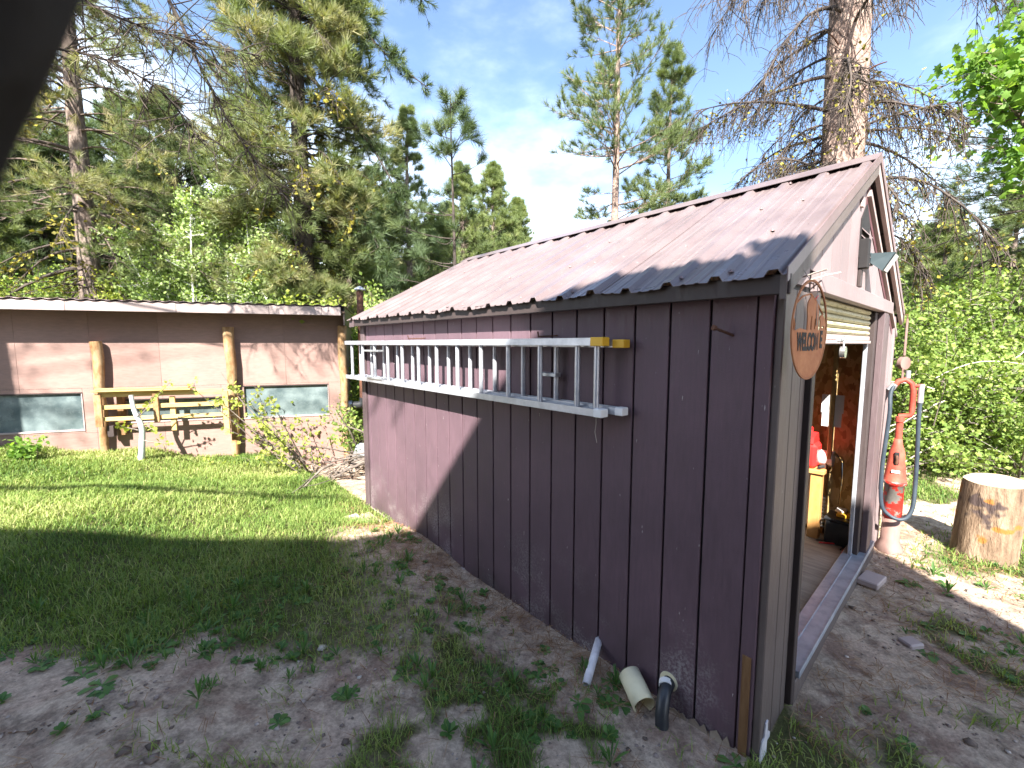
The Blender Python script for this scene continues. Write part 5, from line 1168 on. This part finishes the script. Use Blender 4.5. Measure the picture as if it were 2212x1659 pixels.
# individual broad leaved weeds
def weed_mesh(seed, nl, ln, wd_, up):
    g = np.random.default_rng(seed); V = []; F = []; T = []
    for i in range(nl):
        a = i * 2.4 + g.normal() * .3; e = up * g.uniform(.5, 1.3); l = ln * g.uniform(.6, 1.1); w_ = wd_ * g.uniform(.7, 1.1); d = np.array([math.cos(a) * math.cos(e), math.sin(a) * math.cos(e), math.sin(e)]); s = np.array([-math.sin(a), math.cos(a), 0]); b = len(V); tt = g.random()
        for j, (f, ww) in enumerate(((0, .12), (.3, .35), (.6, 1), (.85, .75), (1, 0))):
            c = d * l * f - np.array([0, 0, .45 * l * f * f]) * math.cos(e); V += [c + s * ww * w_, c - s * ww * w_ , c + np.array([0, 0, -.12 * ww * w_])]; T += [tt] * 3
        for j in range(4):
            p, q = b + 3 * j, b + 3 * j + 3; F += [(p, p + 2, q + 2), (p, q + 2, q), (p + 2, p + 1, q + 1), (p + 2, q + 1, q + 2)]
    return npmesh('weed', np.array(V), np.array(F), M_weed, np.array(T), True)
WM = [weed_mesh(1, 9, .075, .017, .5), weed_mesh(2, 12, .06, .012, .9), weed_mesh(3, 7, .1, .022, .35), weed_mesh(4, 16, .11, .006, 1.1), weed_mesh(5, 10, .05, .014, .7)]
g = random.Random(44); n = 0
WL = []
spots = [(SW(-.2, .66 + .9, 0)[:2], 0), (SW(-.12, 1.9, 0)[:2], 1), (SW(-.15, 3.1, 0)[:2], 0), (SW(-.1, .03, 0)[:2], 2)]
for _ in range(90):
    x_ = g.uniform(-3.4, .3); y_ = 2.2 + g.gauss(0, .22)
    if abs(x_) < 1.3 * y_: spots.append(((x_, y_), g.choice((0, 1, 3, 3, 2))))
while len(spots) < 298:
    q = -g.uniform(.12, 2.2) if g.random() < .72 else g.uniform(.5, 3.6); w = g.uniform(-.3, 3.4) if q < 0 else -g.uniform(.3, 1.4); P_ = SW(q, w, 0)
    if P_[1] < 1.0 or abs(P_[0]) > 1.3 * P_[1]: continue
    if P_[1] < 2.1 and P_[0] < .0 and g.random() < .93: continue
    if float(fbm(np.array([P_[0] * 1.7]), np.array([P_[1] * 1.7]), 3, 8)[0]) < .46: continue
    spots.append((P_[:2], g.randrange(5)))
for (x_, y_), k in spots:
    o = link('weed', WM[k], None, (x_, y_, gz(x_, y_) + .002), (g.uniform(-.1, .1), g.uniform(-.1, .1), g.random() * 6.28)); s_ = g.uniform(.6, 1.25); o.scale = (s_, s_, s_)
    q_, w_ = shed_local(x_, y_); sz = 'small' if s_ < .85 else ('large' if s_ > 1.1 else 'medium')
    kd = ['broad leaved weed', 'bushy weed', 'flat leaved weed', 'grass tuft', 'round leaved weed'][k]
    if q_ < 0:
        al = 'before the left lawn' if x_ < -1.2 else 'under the far ladder end' if w_ > 2.6 else ('under the ladder middle' if w_ > 1.6 else ('near the slim white pipe' if w_ > .75 else ('near the cream pipe' if w_ > .25 else 'near the shed corner')))
        ou = 'near shed' if q_ > -.4 else ('on needle litter' if q_ > -.8 else ('in the open dirt' if q_ > -1.5 else 'at the lawn edge'))
    else:
        al = 'before corner boards' if q_ < 1.2 else ('before the sill' if q_ < 2.5 else 'near the pump')
        ou = 'near shed' if w_ > -.7 else 'out on the open dirt'
    tag(o, '%s %s %s, %s' % (sz, kd, ou, al), 'weed', 'weeds growing in the dirt round the shed'); WL.append(o)
def ordinal_labels(objs):
    by = {}
    for o in objs: by.setdefault(o['label'], []).append(o)
    names = ['first', 'second', 'third', 'fourth', 'fifth', 'sixth', 'seventh', 'eighth', 'ninth', 'tenth', 'eleventh', 'twelfth', 'thirteenth', 'fourteenth', 'fifteenth', 'sixteenth']
    for l, os_ in by.items():
        if len(os_) < 2: continue
        os_.sort(key=lambda o: o.location.x / o.location.y)
        for i, o in enumerate(os_): o['label'] = l + ', ' + (names[i] if i < 16 else 'last') + ' from left'
ordinal_labels(WL); ordinal_labels([o for o in bpy.data.objects if o.name.startswith('bare_cane')])
